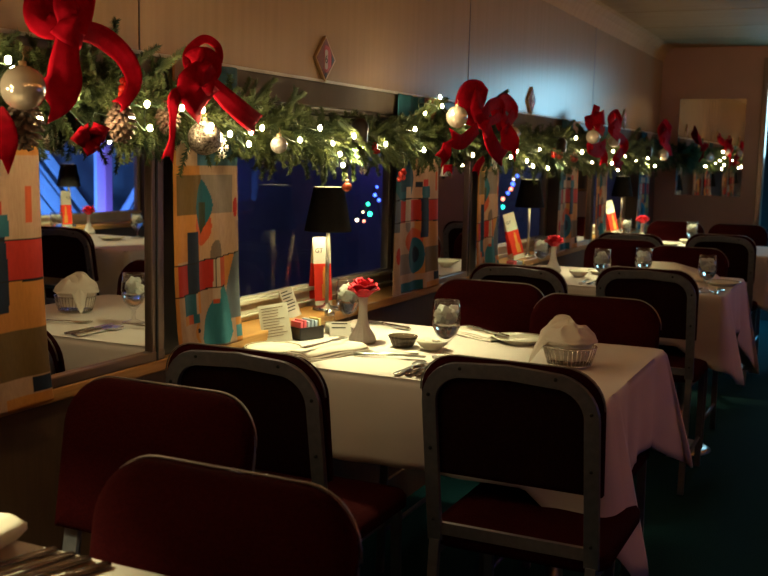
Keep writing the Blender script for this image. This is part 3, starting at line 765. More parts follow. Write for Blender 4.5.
def napkin_mesh(kind, seed=1):
    rnd = random.Random(seed); mb = MB()
    if kind == 'fold':     # long folded napkin in three layers
        for L_ in range(3):
            n = 14; vs = []; fs = []; w = .052-.004*L_; ln = .12-.006*L_
            for j in range(n+1):
                for i in range(9):
                    x = (i/8-.5)*2*w; y = (j/n-.5)*2*ln
                    e = 1-max(abs(i/8-.5)*2, 0)**6
                    vs.append((x, y+.004*math.sin(x*60+L_), .003+.0058*L_+.0052*e+.0018*math.sin(y*38+L_)+.0012*math.sin(x*90)))
            m0 = len(vs)
            vs2 = [(x, y, z-.0045) for x, y, z in vs]
            for j in range(n):
                for i in range(8): q = j*9+i; fs += [(q, q+1, q+10, q+9), (m0+q+9, m0+q+10, m0+q+1, m0+q)]
            bd = [i for i in range(9)]+[j*9+8 for j in range(1, n+1)]+[n*9+i for i in range(7, -1, -1)]+[j*9 for j in range(n-1, 0, -1)]
            for a, b in zip(bd, bd[1:]+bd[:1]): fs.append((a, b, b+m0, a+m0))
            mb.add(vs+vs2, fs, 0, True)
    elif kind == 'roll':
        n = 16; vs = []; fs = []; k_ = 20
        for j in range(n+1):
            y = (j/n-.5)*.2; e = math.sqrt(max(.05, 1-(abs(j/n-.5)*2)**6))
            for i in range(k_):
                a = 2*PI*i/k_; r_ = (.030+.004*math.sin(3*a+y*20)+.002*math.sin(7*a))*e; vs.append((r_*1.35*math.cos(a), y+.006*math.sin(a*2), max(.001, .026*e+r_*.85*math.sin(a))))
        for j in range(n):
            for i in range(k_): fs.append((j*k_+i, j*k_+(i+1) % k_, (j+1)*k_+(i+1) % k_, (j+1)*k_+i))
        fs += [tuple(range(k_)), tuple(n*k_+i for i in range(k_))]; mb.add(vs, fs, 0, True)
    return mb
def napkin(label, loc, rz, kind='fold', seed=1, sc=1):
    o = napkin_mesh(kind, seed).build('napkin', M['napkin'], None); o.location = loc; o.rotation_euler = (0,0,rz); o.scale = (sc,)*3
    return tag(o, label, 'napkin', 'cream cloth napkins')
protos = dict(lamp=lamp_proto(), goblet=goblet_proto(), vase=vase_proto(), rose=rose_proto(), plate=plate_proto(), bowl=bowl_proto(), cup=candle_cup_proto(),
              k=utensil('k'), f=utensil('f'), s=utensil('s'), caddy=caddy_proto(), shaker=shaker_proto(), menu=menu_proto())
used = set()
GR = dict(lamp='black shaded table lamps', goblet='water goblets', vase='white bud vases', rose='red roses', plate='side plates', bowl='small bowls', cup='ribbed dishes', k='knives', f='forks', s='spoons', caddy='sugar caddies', shaker='salt shakers', menu='red and cream menu cards')
def use(kind, loc, rz, label):
    o = protos[kind]
    if kind in used: o = tree(o)
    used.add(kind); o.location = loc; o.rotation_euler = (0,0,rz); o['label'] = label; o['group'] = GR[kind]; return o
LX = -.035
lights = []
def add_light(name, typ, loc, col, e, r=.02, rot=None, **kw):
    l = bpy.data.lights.new(name, typ); l.color = col; l.energy = e
    if typ in ('POINT', 'SPOT'): l.shadow_soft_size = r
    for k, v in kw.items(): setattr(l, k, v)
    o = bpy.data.objects.new(name, l); COL.objects.link(o); o.location = loc
    if rot: o.rotation_euler = rot
    return o
WARM = (1.0, .80, .42)
def lamp(x, y, label, e=5.0):
    use('lamp', (x, y, LEDGE+.0005), .5, label)

# lamps: one on the sill at every window
lamp(LX, 2.852, 'black shaded table lamp in front of the red and cream card at the middle table')
lamp(LX, 2.852+P+.06, 'black shaded table lamp at the second table, under the middle of the garland')
lamp(LX, 2.852+2*P+.13, 'farthest black shaded table lamp, by the last table')
lamp(LX, .85, 'black shaded table lamp on the sill at the corner table, outside the frame')
lamp(XW-LX, 5.02, 'black shaded lamp across the aisle, seen in the left mirror')

def table_sill(k, y, lab, gob=True):
    use('menu', onx(*k['menu'], LX-.035) if 0 else Vector((k['menu'][0], k['menu'][1], LEDGE+.0005)), k['menu'][2], 'cream and red menu tent card ' + lab)
    use('caddy', (k['caddy'][0], k['caddy'][1], LEDGE+.0005 if k['caddy'][0] < .0 else ZT), k['caddy'][2], 'black caddy of pink and blue sugar packets ' + lab)
# ---- middle table (first window)
use('menu', (-.085, 2.90, LEDGE+.0005), -.62, 'tall cream and red card standing behind the nearest lamp pole')
use('caddy', (.055, 2.56, ZT), 1.2, 'black caddy with pink and blue sugar packets on the middle table')
use('shaker', (.075, 2.665, ZT), 0, 'glass salt shaker between the nearest lamp and goblet')
c1 = card_proto(.078, .105); bpy.data.objects.remove([x for x in bpy.data.objects if x.parent == c1 and x.name.startswith('back_leaf')][0]); c1.location = (.040, 2.43, ZT+.003); c1.rotation_euler = (-.02,-.17,.55); c1.scale = (1.05,)*3; c1['label'] = 'white printed leaflet leaning on the sill of the first window, left of its twin'; c1['group'] = 'leaflets'
c2 = card_proto(.052, .100, grey=True, dark=True); c2.location = (-.03, 2.575, LEDGE+.022); c2.rotation_euler = (0,-.22,1.0); c2['label'] = 'grey list card with bold dark lines tilted behind the sugar caddy'; c2['group'] = 'leaflets'
c2.location = (-.035, 2.655, LEDGE+.003); c2.rotation_euler = (-.10,-.24,1.15); c2.scale = (.9,.9,.9)
c3 = card_proto(.062, .042, grey=True, dark=True); c3.location = (.125, 2.64, ZT); c3.rotation_euler = (0,0,.55); c3['label'] = 'small grey tent card standing left of the white bud vase'; c3['group'] = 'leaflets'
use('vase', (.222, 2.59, ZT), 0, 'white fluted bud vase on the middle table')
use('rose', (.222, 2.59, ZT+.136), .4, 'large red rose in the vase on the middle table')
use('goblet', (.100, 2.735, ZT), 0, 'iced water goblet half behind the rose on the middle table')
use('goblet', (.512, 2.500, ZT), 1, 'iced water goblet at the center of the middle table')
use('plate', (.088, 2.325, ZT), 0, 'white side plate at the window end of the middle table')
napkin('folded cream napkin under the fork on the middle table', (.222, 2.385, ZT), -.35, 'fold', 1, 1.0)
use('f', (.215, 2.38, ZT+.027), -.12, 'dinner fork lying on the folded cream napkin')
use('s', (.345, 2.455, ZT), 1.95, 'teaspoon in front of the white bud vase')
use('f', (.385, 2.425, ZT), -1.35, 'fork lying right of the teaspoon in front of the ribbed dish').location.z = ZT+.004
use('k', (.515, 2.335, ZT), .02, 'table knife at the front edge of the middle table, left one')
use('k', (.545, 2.335, ZT), -.02, 'table knife at the front edge of the middle table, right one')
use('s', (.488, 2.325, ZT), .03, 'spoon lying beside the pair of knives on the middle table')
use('cup', (.348, 2.590, ZT), 0, 'dark ribbed glass dish right of the white bud vase')
use('bowl', (.437, 2.590, ZT), 0, 'small cream bowl touching the stem of the center goblet')
for k_, (dx, lab) in enumerate(((0, 'wrapped butter packet in the small cream bowl, left one'), (.022, 'wrapped butter packet in the small cream bowl, right one'))):
    o = MB().box(-.012,.012,-.009,.009,0,.009).build('butter_packet', M['gold_print'] if 0 else M['napkin'], None, bev(.003)); o.location = (.425+dx, 2.588+.004*k_, ZT+.0165+.004*k_); o.rotation_euler = (.2,.1,.5+k_); tag(o, lab, 'butter packet', 'butter packets')
use('k', (.150, 2.905, ZT), 1.2, 'knife on the far side of the middle table, right of the bud vase')
use('s', (.165, 2.875, ZT), 1.25, 'spoon on the far side of the middle table, beside the far knife')
napkin('folded cream napkin on the far side of the middle table', (.470, 2.865, ZT), 1.1, 'fold', 2, .8)
use('plate', (.612, 2.835, ZT), 0, 'cream side plate half behind the bread basket napkin')
use('f', (.505, 2.845, ZT+.019), 1.0, 'fork on the far folded napkin')
use('s', (.70, 2.40, ZT), 1.2, 'spoon behind the nearest chair back')
# bread basket with napkin
bk = thing('bread_basket', 'oval wire bread basket on the aisle end of the middle table', 'basket', (.822, 2.59, ZT))
mb = MB()
for z, r_, w in ((.003,.050,.0016), (.050,.062,.0022)):
    mb.tube([(r_*1.12*math.cos(a), r_*math.sin(a), z) for a in [2*PI*k/36 for k in range(37)]], w, 6)
mb.build('wire_rim', M['steel'], bk)
mb = MB()
for k in range(36):
    a = 2*PI*k/36; mb.tube([(.050*1.12*math.cos(a), .050*math.sin(a), .003), (.057*1.12*math.cos(a), .057*math.sin(a), .025), (.062*1.12*math.cos(a), .062*math.sin(a), .05)], .0013, 5)
mb.build('wire_ribs', M['steel'], bk)
MB().lathe([(.001,.002),(.049,.002),(.049,.005),(.001,.005)], 30, rx=1.12).build('basket_floor', M['steel'], bk)
from mathutils import noise
vs = []; fs = []; nn, mm = 26, 72
for j in range(nn+1):
    t = j/nn
    for i in range(mm):
        a = 2*PI*i/mm
        if t < .35: q = t/.35; r_ = .047+.010*q; z = .006+.044*q
        elif t < .5: q = (t-.35)/.15; r_ = .057+.012*math.sin(PI*q*.8); z = .05+.014*q
        else: q = (t-.5)/.5; r_ = .064*math.cos(q*PI/2)**.8+.001; z = .064+.034*math.sin(q*PI/2)
        x = r_*1.12*math.cos(a); y = r_*math.sin(a)
        k_ = max(0, t-.38)/.62
        # off-centre peak towards the window side and a lower shoulder towards the aisle
        z += k_*(.018*math.exp(-((x+.025)**2+(y)**2)/.0011)-.010*max(0, x/.05)+.020*(1-abs(noise.noise(Vector((x*22, y*22, 3.1)))*2.2))-.008)
        x += .012*k_*noise.noise(Vector((a*2, t*5, 1))); y += .012*k_*noise.noise(Vector((a*2, t*5, 7)))
        vs.append((x, y, z+.004))
for j in range(nn):
    for i in range(mm): fs.append((j*mm+i, j*mm+(i+1) % mm, (j+1)*mm+(i+1) % mm, (j+1)*mm+i))
fs.append(tuple(nn*mm+i for i in range(mm))); fs.append(tuple(range(mm)))
# loose flap hanging over the rim towards the camera and window
b0 = len(vs); G = 12
for L_ in (0, 1):
    for j in range(G+1):
        t = j/G
        for i in range(G+1):
            s_ = i/G-.5; w = .105*(1-t)**.8+.006
            x = -.012-.070*t+w*s_*.62; y = -.012-.060*t-w*s_*.55
            z = .106-.020*t-.088*t**2.2+.012*math.sin(s_*9+t*3)*(1-t)-.035*abs(s_)*(1-t)+.004-.0025*L_
            vs.append((x, y, max(z, .004)))
for L_ in (0, 1):
    for j in range(G):
        for i in range(G):
            q = b0+L_*(G+1)**2+j*(G+1)+i; f = (q, q+1, q+G+2, q+G+1); fs.append(f if L_ == 0 else f[::-1])
o = MB().add(vs, fs, 0, True).build('basket_napkin', M['napkin'], None, subs(1)); o.location = (.817, 2.59, ZT+.004); tag(o, 'cream napkin bunched up inside the wire bread basket', 'napkin')

# ---- corner table (lower left)
napkin('rolled cream napkin at the lower left corner of the photo', (.488, .925, ZT), .25, 'roll', 1, .9)
use('plate', (.560, .775, ZT), 0, 'side plate cut off at the lower left corner').scale = (1.1,)*3
kn = ['left-most dark handled knife in the row on the corner table', 'second dark handled knife in the row on the corner table', 'third dark handled knife in the row on the corner table, reflecting blue', 'right-most dark handled knife in the row on the corner table']
for k in range(4):
    o = use('k', onz(*[(53, 552), (71, 557), (86, 561), (106, 567)][k], ZT)-Vector((0, .09, 0)), PI-.32, kn[k])
    o.location.x += -.030; o.location.z = ZT

# ---- second table
use('menu', (-.03, 4.80, LEDGE+.010), -.75, 'cream and red card leaning beside the second lamp').rotation_euler = (.27, 0, -.75)
use('caddy', (.02, 4.62, ZT), 1.2, 'black sugar caddy on the second table, left of the second rose')
use('vase', (.172, 4.73, ZT), 0, 'white fluted bud vase on the second table')
use('rose', (.172, 4.73, ZT+.128), 1.4, 'red rose in the vase on the second table')
use('goblet', (.085, 4.82, ZT), 0, 'iced water goblet just left of the second red rose')
use('goblet', (.485, 4.38, ZT), 2, 'iced water goblet right of the small bowl on the second table')
use('goblet', (.630, 4.54, ZT), 3, 'iced water goblet in front of the tented napkin on the second table')
use('goblet', (.920, 4.38, ZT), 4, 'iced water goblet at the aisle end of the second table')
use('bowl', (.325, 4.62, ZT), 0, 'small cream bowl on the second table')
use('plate', (.945, 4.70, ZT), 0, 'side plate at the aisle end of the second table')
use('plate', (.40, 4.80, ZT), 0, 'side plate at the middle of the second table')
use('f', (.40, 4.43, ZT), .05, 'fork near the front edge of the second table')
use('k', (.44, 4.43, ZT), .0, 'knife near the front edge of the second table')
use('s', (.965, 4.42, ZT), .0, 'spoon at the aisle corner of the second table'); use('k', (.885, 4.40, ZT), 0, 'knife at the aisle corner of the second table')
napkin('folded napkin beside the plate on the aisle end of the second table', (.945, 4.83, ZT), 1.5, 'fold', 5, .6)
tn = MB(); pk = [(-.16,-.05,0), (.17,-.03,0), (.19,.13,0), (-.13,.10,0), (-.11,-.02,.078), (-.02,.0,.080), (.17,.06,.030), (-.13,.05,.072), (.0,.09,.060)]
tn.add(pk, [(0,1,5,4), (1,6,5), (1,2,6), (6,2,8,5), (2,3,7,8), (8,7,4,5), (3,0,4,7), (3,2,1,0)], 0, True)
o = tn.build('napkin', M['napkin'], None, lambda o: (bev(.006, 2)(o), subs(1)(o))); o.location = (.735, 4.78, ZT+.001); tag(o, 'large tented cream napkin standing on the second table', 'napkin', 'cream cloth napkins')

# ---- last table
use('menu', (-.03, 6.90, LEDGE+.009), -.75, 'cream and red card leaning beside the farthest lamp').rotation_euler = (.24, 0, -.75)
use('caddy', (.03, 6.74, ZT), 1.2, 'black sugar caddy on the last table')
use('vase', (.155, 6.93, ZT), 0, 'white fluted bud vase on the last table')
use('rose', (.155, 6.93, ZT+.128), 2.2, 'farthest red rose, in the vase on the last table')
use('goblet', (.06, 6.88, ZT), 0, 'iced water goblet left of the farthest rose')
use('goblet', (.50, 6.78, ZT), 0, 'iced water goblet on the last table in front of the end wall')
use('plate', (.36, 6.75, ZT), 0, 'cream side plate on the last table'); use('bowl', (.44, 6.97, ZT), 0, 'small bowl on the last table')
napkin('long folded napkin on the last table in front of the far aisle-side chair', (.70, 6.90, ZT+.0), 1.5, 'fold', 3, 1.05).scale = (1.6, 1.15, 2.2)

# ---- table across the aisle (seen in the mirror)
use('menu', (2.98, 4.93, ZT if 0 else LEDGE+.0005), PI+.5, 'cream and red card across the aisle, seen in the left mirror')
use('vase', (2.86, 5.00, ZT), 0, 'bud vase across the aisle, seen in the left mirror'); use('rose', (2.86, 5.00, ZT+.128), 2.2, 'pink red rose across the aisle, seen in the left mirror')
use('goblet', (2.78, 4.63, ZT), 0, 'water goblet across the aisle, seen in the left mirror'); use('goblet', (2.45, 4.95, ZT), 0, 'water goblet near the aisle chair, seen at the right side of the left mirror')
use('caddy', (2.88, 4.82, ZT), 1.7, 'sugar caddy across the aisle, seen in the left mirror'); use('plate', (2.50, 4.78, ZT), 0, 'side plate on the table across the aisle'); use('plate', (2.68, 4.42, ZT), 0, 'side plate near the edge of the table across the aisle')

# ------------------------------------------------------------------ garland
def gcenter(y):
    z = 1.350+.010*math.sin(y*2.6+.3)+(.09*max(0, min(.6, 2.25-y)))-.02*math.exp(-((y-2.8)/.5)**2)+.035*math.exp(-((y-3.7)/.35)**2)
    return Vector((.105+.015*math.sin(y*3.1), y, z))
rg = random.Random(11); gv = []; gf = []
tw = MB()
def sprig(p, d, L_, nl, dens, nn=5):
    d = d.normalized(); side = d.orthogonal().normalized(); up_ = d.cross(side)
    n = int(L_/dens); droop = rg.uniform(0, .18); u_ = rg.uniform
    for k in range(n):
        t = (k+.5)/n; q = p+d*(L_*t)+Vector((0,0,-droop*L_*t*t))
        for s_ in range(nn):
            a = u_(0, 2*PI); nd = side*math.cos(a)+up_*math.sin(a)+d*u_(.45, .95); nd.normalize(); ln = nl*u_(.75, 1.1)*(1-.25*t)
            w = .00125; o1 = nd.orthogonal()*w; o2 = nd.cross(o1)*.87; b = len(gv)
            gv.extend([q+o1, q-o1*.5+o2, q-o1*.5-o2, q+nd*ln]); gf.extend([(b, b+1, b+3), (b+1, b+2, b+3), (b+2, b, b+3)])
    tw.tube([p, p+d*(L_*.5)+Vector((0,0,-droop*L_*.25)), p+d*L_+Vector((0,0,-droop*L_))], [.0018, .0014, .0008], 4)
y = .25
while y < 8.08:
    hid = y < 1.15; near = y < 4.1
    for r_ in range(2 if hid else 4):
        c = gcenter(y+rg.uniform(-.01, .01)); a = rg.uniform(0, 2*PI)
        d = Vector((math.cos(a)*.75+.12, rg.choice((-1, 1))*rg.uniform(.2, 1.0), math.sin(a)*.9))
        if c.x+d.normalized().x*.13 < .01: d.x = abs(d.x)*.4
        sprig(c+Vector((0,0,-.01)), d, rg.uniform(.065, .12)*(1.15 if d.z < 0 else .85 if y > 2.2 else 1.15)*(1.25 if y > 3.9 else 1), .0165 if near else .020, .0028 if near else .0042, 3 if hid else 5)
    y += .0135 if near else .016
# a few long tips that stand clear of the bunch
for (u, v, x, du, dv) in ((108,60,.10,8,-42), (118,75,.12,40,-30), (160,70,.12,26,-22), (245,115,.14,30,-42), (270,120,.12,34,-30), (282,135,.12,14,-48), (488,108,.10,20,-22), (338,120,.2,40,30), (330,125,.16,-6,52), (410,130,.14,20,-30), (425,118,.14,22,-22), (440,122,.14,-4,-26), (415,115,.12,24,-14), (450,120,.12,-14,-24), (560,140,.1,14,-22), (585,135,.1,-8,-16), (630,140,.1,10,-14), (150,90,.1,12,-34), (60,80,.12,10,-34), (90,75,.12,-6,-34), (20,60,.1,-20,-14), (70,75,.1,-36,-30)):
    a = onx(u, v, x); b = onx(u+du, v+dv, x+.03); sprig(a, b-a, (b-a).length, .018, .0022, 7)
ga = thing('evergreen_garland', 'long evergreen fir garland draped along the top of the left windows', 'garland', (.1, 1.2, 1.375))
me = bpy.data.meshes.new('fir_needles'); o0 = Vector((.1, 1.2, 1.375)); me.from_pydata([(max(v.x, .010)-o0.x, v.y-o0.y, v.z-o0.z) for v in gv], [], gf); me.materials.append(M['needle']); me.update()
fo = bpy.data.objects.new('fir_needles', me); COL.objects.link(fo); fo.parent = ga; fo['kind'] = 'stuff'
tw.tube([gcenter(.25+.1*k)+Vector((0,0,0)) for k in range(79)], .005, 6)
tw.v = [(max(v[0], .010)-o0.x, v[1]-o0.y, v[2]-o0.z) for v in tw.v]; tt = tw.build('garland_stems', M['twig'], ga); tt['kind'] = 'stuff'
# fairy lights
fl_pts = [(72,99,.2),(98,130,.2),(147,104,.22),(132,118,.2),(150,128,.2),(182,108,.2),(211,126,.24),(203,110,.2),(230,134,.22),(251,132,.22),(249,144,.2),(262,128,.2),(300,140,.2),(320,128,.2),(340,154,.22),(354,136,.22),(333,143,.2),(343,165,.2),(386,144,.2),(415,129,.2),(424,150,.2),(442,106,.22),(440,97,.2),(425,113,.16),(471,131,.2),(473,155,.2),(511,157,.2),(517,151,.2),(527,161,.2),(533,166,.2),(548,168,.2),(540,150,.18),(563,150,.2),(576,138,.22),(582,152,.2),(592,162,.2),(613,151,.2),(619,141,.2),(612,163,.2),(618,170,.2),(625,156,.2),(636,161,.2),(648,158,.2),(655,166,.2),(40,120,.2),(8,60,.2)]
st = thing('fairy_light_string', 'string of warm white fairy lights woven through the evergreen garland', 'string lights', (.1, 1.2, 1.375))
pos = [onx(u, v, x) for u, v, x in fl_pts]; pos = [p for p in pos if 1.0 < p.y < 8.1]+[Vector((.19+.02*math.sin(k*2.1), .30+k*.075, 1.36+.06*math.sin(k*1.7))) for k in range(12)]
bb_ = MB().sphere((0,0,0), .0048, 10, rz=.0068).build('bulb', M['fairy'], st); bb_.location = pos[0]-o0
for p in pos[1:]:
    c = bb_.copy(); COL.objects.link(c); c.parent = st; c.location = p-o0
pp = sorted(pos, key=lambda p: p.y); wr = []
for a, b in zip(pp[:-1], pp[1:]): wr += [a+Vector((-.012,0,-.006)), (a+b)/2+Vector((-.05,0,.02))]
MB().tube([p-o0 for p in smooth_path(wr, 4)], .0013, 5).build('wire', M['wire'], st)
for k, p in enumerate(pp):
    pass

# ------------------------------------------------------------------ bows, baubles, cones
def ribbon(paths, name_parts, label, group='red velvet bows'):
    root = thing('ribbon_bow', label, 'bow', onx(*paths[0][1][0][:3]), 0, group); o_ = root.location.copy()
    for nm, pts, w in paths_iter(paths):
        cs = smooth_path([onx(u, v, x) for u, v, x in pts], 6); n = len(cs)
        ws = list(w) if isinstance(w, (list, tuple)) else [w]*2
        if nm == 'tail': ws[-1] = max(ws[-1], ws[-2]*1.02)
        vs = []; fs = []; K = 6
        for i, p in enumerate(cs):
            t = i/(n-1); q = t*(len(ws)-1); a = int(min(q, len(ws)-2)); ww = ws[a]+(ws[a+1]-ws[a])*(q-a)
            tg = (cs[min(i+1, n-1)]-cs[max(i-1, 0)]).normalized()
            nd = (CAM-p); nd = Vector((1, -.75, -.05)).normalized(); sd = tg.cross(nd); sd = sd.normalized() if sd.length > 1e-4 else Vector((0,0,1))
            nrm = sd.cross(tg).normalized()
            for k in range(K+1):
                s_ = (k/K-.5)*2
                cut = tg*((abs(s_)-.5)*.55*ww if (nm == 'tail' and i == n-1) else 0)
                vs.append(cut+p+sd*(ww/2*s_)+nrm*(-.03*ww*s_*s_+.035*ww*math.sin(t*9+s_*2.5)+.03*ww*math.cos(s_*7+t*2))-o_)
        for i in range(n-1):
            for k in range(K): q = i*(K+1)+k; fs.append((q, q+1, q+K+2, q+K+1))
        def so(o): s2 = o.modifiers.new('solid', 'SOLIDIFY'); s2.thickness = .0022; s2.offset = 0
        MB().add(vs, fs, 0, True).build(nm, M['velvet'], root, so)
    return root
def paths_iter(p):
    for q in p: yield q
def px(u, y=None): return u
# scale: metres per pixel near the garland grows with distance; widths are real ribbon widths
ribbon([('knot', [(60,22,.24), (72,30,.262), (84,36,.25)], .05),
        ('loop', [(66,30,.23), (42,22,.21), (44,2,.20), (62,-12,.22), (76,8,.25), (72,30,.25)], [.035,.06,.05,.05]),
        ('loop', [(72,30,.24), (66,6,.25), (76,-14,.22), (84,-6,.2), (82,18,.22), (74,32,.25)], [.03,.05,.04,.03]),
        ('tail', [(68,34,.25), (65,62,.25), (64,82,.25), (56,96,.24), (46,102,.23)], [.035,.055,.065,.045]),
        ('tail', [(76,30,.25), (100,36,.22), (124,56,.22), (134,80,.23), (128,97,.23), (119,105,.22)], [.035,.042,.036,.024,.018])], 0, 'big red velvet bow at the top left, largest of the bows')
ribbon([('knot', [(196,62,.24), (204,72,.262), (212,82,.25)], .045),
        ('loop', [(202,74,.24), (189,64,.21), (190,50,.20), (204,39,.21), (217,46,.22), (219,60,.24), (208,76,.25)], [.03,.024,.018,.018,.018,.022]),
        ('loop', [(192,62,.22), (200,60,.25), (210,66,.25), (205,78,.25)], [.04,.06,.045]),
        ('tail', [(206,74,.25), (196,84,.26), (200,96,.26), (207,104,.25)], [.05,.075,.08,.05]),
        ('tail', [(212,84,.24), (228,100,.24), (244,114,.24), (257,124,.23)], [.03,.042,.048,.042]),
        ('tail', [(200,88,.22), (176,96,.24), (173,118,.24), (172,140,.24), (168,158,.24)], [.02,.028,.014,.012,.024])], 0, 'red velvet bow with an open ring loop, above the left curtain')
ribbon([('knot', [(480,118,.24), (486,126,.262), (490,134,.25)], .045),
        ('loop', [(484,124,.24), (464,112,.21), (468,92,.21), (480,92,.22), (478,108,.25), (484,124,.25)], [.04,.075,.07,.05]),
        ('loop', [(484,124,.24), (500,116,.21), (500,104,.21), (490,106,.22), (484,122,.25)], [.03,.045,.04]),
        ('tail', [(478,128,.25), (462,142,.25), (450,137,.24)], [.04,.05,.05]),
        ('tail', [(486,128,.25), (494,148,.25), (504,158,.25)], [.04,.06,.06]),
        ('tail', [(484,158,.25), (478,166,.25), (476,172,.25)], [.02,.03,.03]),
        ('tail', [(446,142,.25), (446,152,.25), (440,160,.25)], [.02,.045,.04])], 0, 'red velvet bow beside the pearl ball at the middle of the garland')
ribbon([('knot', [(504,120,.2), (506,126,.22), (508,132,.2)], .04),
        ('loop', [(506,126,.2), (514,112,.16), (506,102,.16), (498,108,.2), (504,126,.2)], [.04,.07,.06]),
        ('tail', [(506,126,.2), (510,140,.22), (508,152,.22)], [.05,.085,.08])], 0, 'smaller red velvet bow just right of the middle bow')
ribbon([('knot', [(596,124,.2), (600,128,.22), (604,132,.2)], .05),
        ('loop', [(600,128,.2), (592,124,.16), (592,115,.16), (598,114,.2), (600,128,.2)], [.06,.10,.08]),
        ('tail', [(600,138,.25), (590,147,.25), (598,151,.25), (606,146,.25)], [.04,.05,.07,.05]), ('tail', [(600,148,.25), (604,156,.25), (604,164,.25)], [.04,.05,.05])], 0, 'red velvet bow wrapped behind the cream ball, far part of the garland')
ribbon([('knot', [(610,126,.2), (612,130,.22), (615,133,.2)], .05),
        ('loop', [(612,130,.2), (610,121,.16), (616,117,.16), (619,124,.2), (612,131,.2)], [.05,.09,.07]),
        ('tail', [(612,132,.25), (622,140,.25), (624,148,.25), (616,160,.25), (622,166,.25)], [.04,.06,.06,.05,.05])], 0, 'red velvet bow with a twisted tail beside the silver ball, far part of the garland')
ribbon([('knot', [(661,138,.2), (663,141,.22), (665,144,.2)], .06),
        ('loop', [(663,141,.2), (660,133,.16), (665,127,.16), (668,134,.2), (663,142,.2)], [.06,.12,.09]),
        ('tail', [(664,142,.22), (668,150,.22), (669,157,.22)], [.05,.07,.05])], 0, 'farthest red velvet bow, at the corner with the end wall')
ribbon([('tail', [(-6,108,.2), (0,125,.22), (2,142,.22), (-4,160,.22)], [.03,.045,.05,.05])], 0, 'red ribbon end hanging at the left edge of the photo below the big ball')
ribbon([('tail', [(448,176-9,.22), (448,165,.22), (448,172,.22)], [.02,.035,.02])], 0, 'short red ribbon end hanging over the second mirror')
# red poinsettia
pn = thing('poinsettia', 'red velvet poinsettia star hanging over the top of the left mirror', 'flower', onx(90, 137, .2)); o_ = pn.location.copy()
for (u, v) in ((70,139), (87,157), (110,128), (96,127), (78,131), (100,146)):
    a = onx(91, 136, .21); b = onx(u, v, .23); d = b-a; s_ = d.cross(Vector((1, -.75, 0))).normalized()*(.021)
    MB().add([a-o_-s_*.3, a+d*.4-o_+s_, b-o_, a+d*.4-o_-s_, a-o_+Vector((-.004,0,0))+s_*.3, a+d*.45-o_+Vector((.006,-.004,0))], [(0,5,1), (1,5,2), (2,5,3), (3,5,0), (0,1,4), (4,1,2), (4,2,3), (4,3,0)], 0, True).build('petal', M['velvet'], pn)
def ball(u, v, x, r_px, mk, label, cat='bauble'):
    p = onx(u, v, x); r = r_px*(p-CAM).dot(FW)/F_PX
    t = thing('bauble', label, cat, p, 0, 'garland baubles')
    MB().sphere((0,0,0), r, 32).build('ball', M[mk], t)
    MB().lathe([(.006,r*.985),(.006,r+.006),(.001,r+.007)], 12).tube([(0,0,r+.006), (.003,0,r+.014), (0,0,r+.02)], .0008, 5).build('cap', M['sign_edge'], t)
ball(23, 88, .25, 22.5, 'pearl', 'large pearly cream ball at the top left of the garland')
ball(205, 138, .21, 17, 'glitter', 'bronze glitter ball under the ring loop bow')
ball(279, 145, .22, 8.5, 'silver_glitter', 'small frosted silver ball left of the nearest lamp')
ball(457, 117, .24, 11, 'pearl', 'pearl ball left of the middle bow')
ball(512, 134, .17, 8, 'pearl', 'cream ball peeking out behind the small bow')
ball(593, 137, .26, 7, 'pearl', 'cream ball in the far double bow')
ball(614, 141, .22, 6, 'silver_glitter', 'grey mercury ball between the two far bows')
ball(574, 158, .22, 4.5, 'rust_ball', 'rust red ball left of the farthest curtain')
ball(663, 155, .24, 5.5, 'pearl', 'farthest cream ball, at the end wall corner')
ball(347, 187, .21, 5, 'rust_ball', 'rust red ball at the right of the nearest lamp shade')
ball(559, 155, .2, 4.5, 'rust_ball', 'dark red ball left of the far double bow')
def berries(u, v, x, label, s=1):
    p = onx(u, v, x); t = thing('berry_cluster', label, 'berries', p, 0, 'red berry clusters'); rb = random.Random(u)
    for k in range(8):
        o = MB().sphere((0,0,0), .0075*s, 12).build('berry', M['red_ball'], t); a = k*2.4; o.location = (rb.uniform(-.004,.01), .016*s*math.cos(a)*(.4+k/10), .012*s*math.sin(a)*(.4+k/10))
berries(374, 149, .22, 'cluster of bright red berries in the garland above the nearest rose'); berries(401, 175, .2, 'cluster of red berries hanging in front of the curtain behind the rose', 1.1)
berries(126, 88, .2, 'dark red berries beside the long ribbon tail of the big bow', 1.1); berries(553, 153, .2, 'red berries in the garland above the second lamp', 1.2)
def cone(u, v, x, label, s=1):
    p = onx(u, v, x); t = thing('pine_cone', label, 'pine cone', p, 0, 'pine cones'); mb = MB(); H_ = .075*s
    mb.lathe([(.001,-H_/2),(.010*s,-H_*.35),(.013*s,0),(.009*s,H_*.35),(.001,H_/2)], 12)
    for k in range(70):
        t_ = k/70; z = -H_/2+H_*t_; r_ = (.030*s)*math.sin(PI*(.12+.80*t_))**.8; a = k*2.39996; c, s_ = math.cos(a), math.sin(a); w = .0062*s
        mb.add([(.006*c-s_*w*.5, .006*s_+c*w*.5, z), (.006*c+s_*w*.5, .006*s_-c*w*.5, z), (r_*c+s_*w, r_*s_-c*w, z-.004), (r_*c-s_*w, r_*s_+c*w, z-.004), (r_*.8*c, r_*.8*s_, z+.0045)], [(0,1,2,3), (0,4,1), (1,4,2), (2,4,3), (3,4,0)], 0, True)
    mb.build('cone_scales', M['cone'], t); t.rotation_euler = (.3, .3, 0)
cone(24, 122, .2, 'pine cone below the large pearly ball', 1.15); cone(121, 121, .2, 'pine cone left of the ring loop bow', 1.0); cone(168, 116, .16, 'pine cone half hidden between the first two bows', .9)
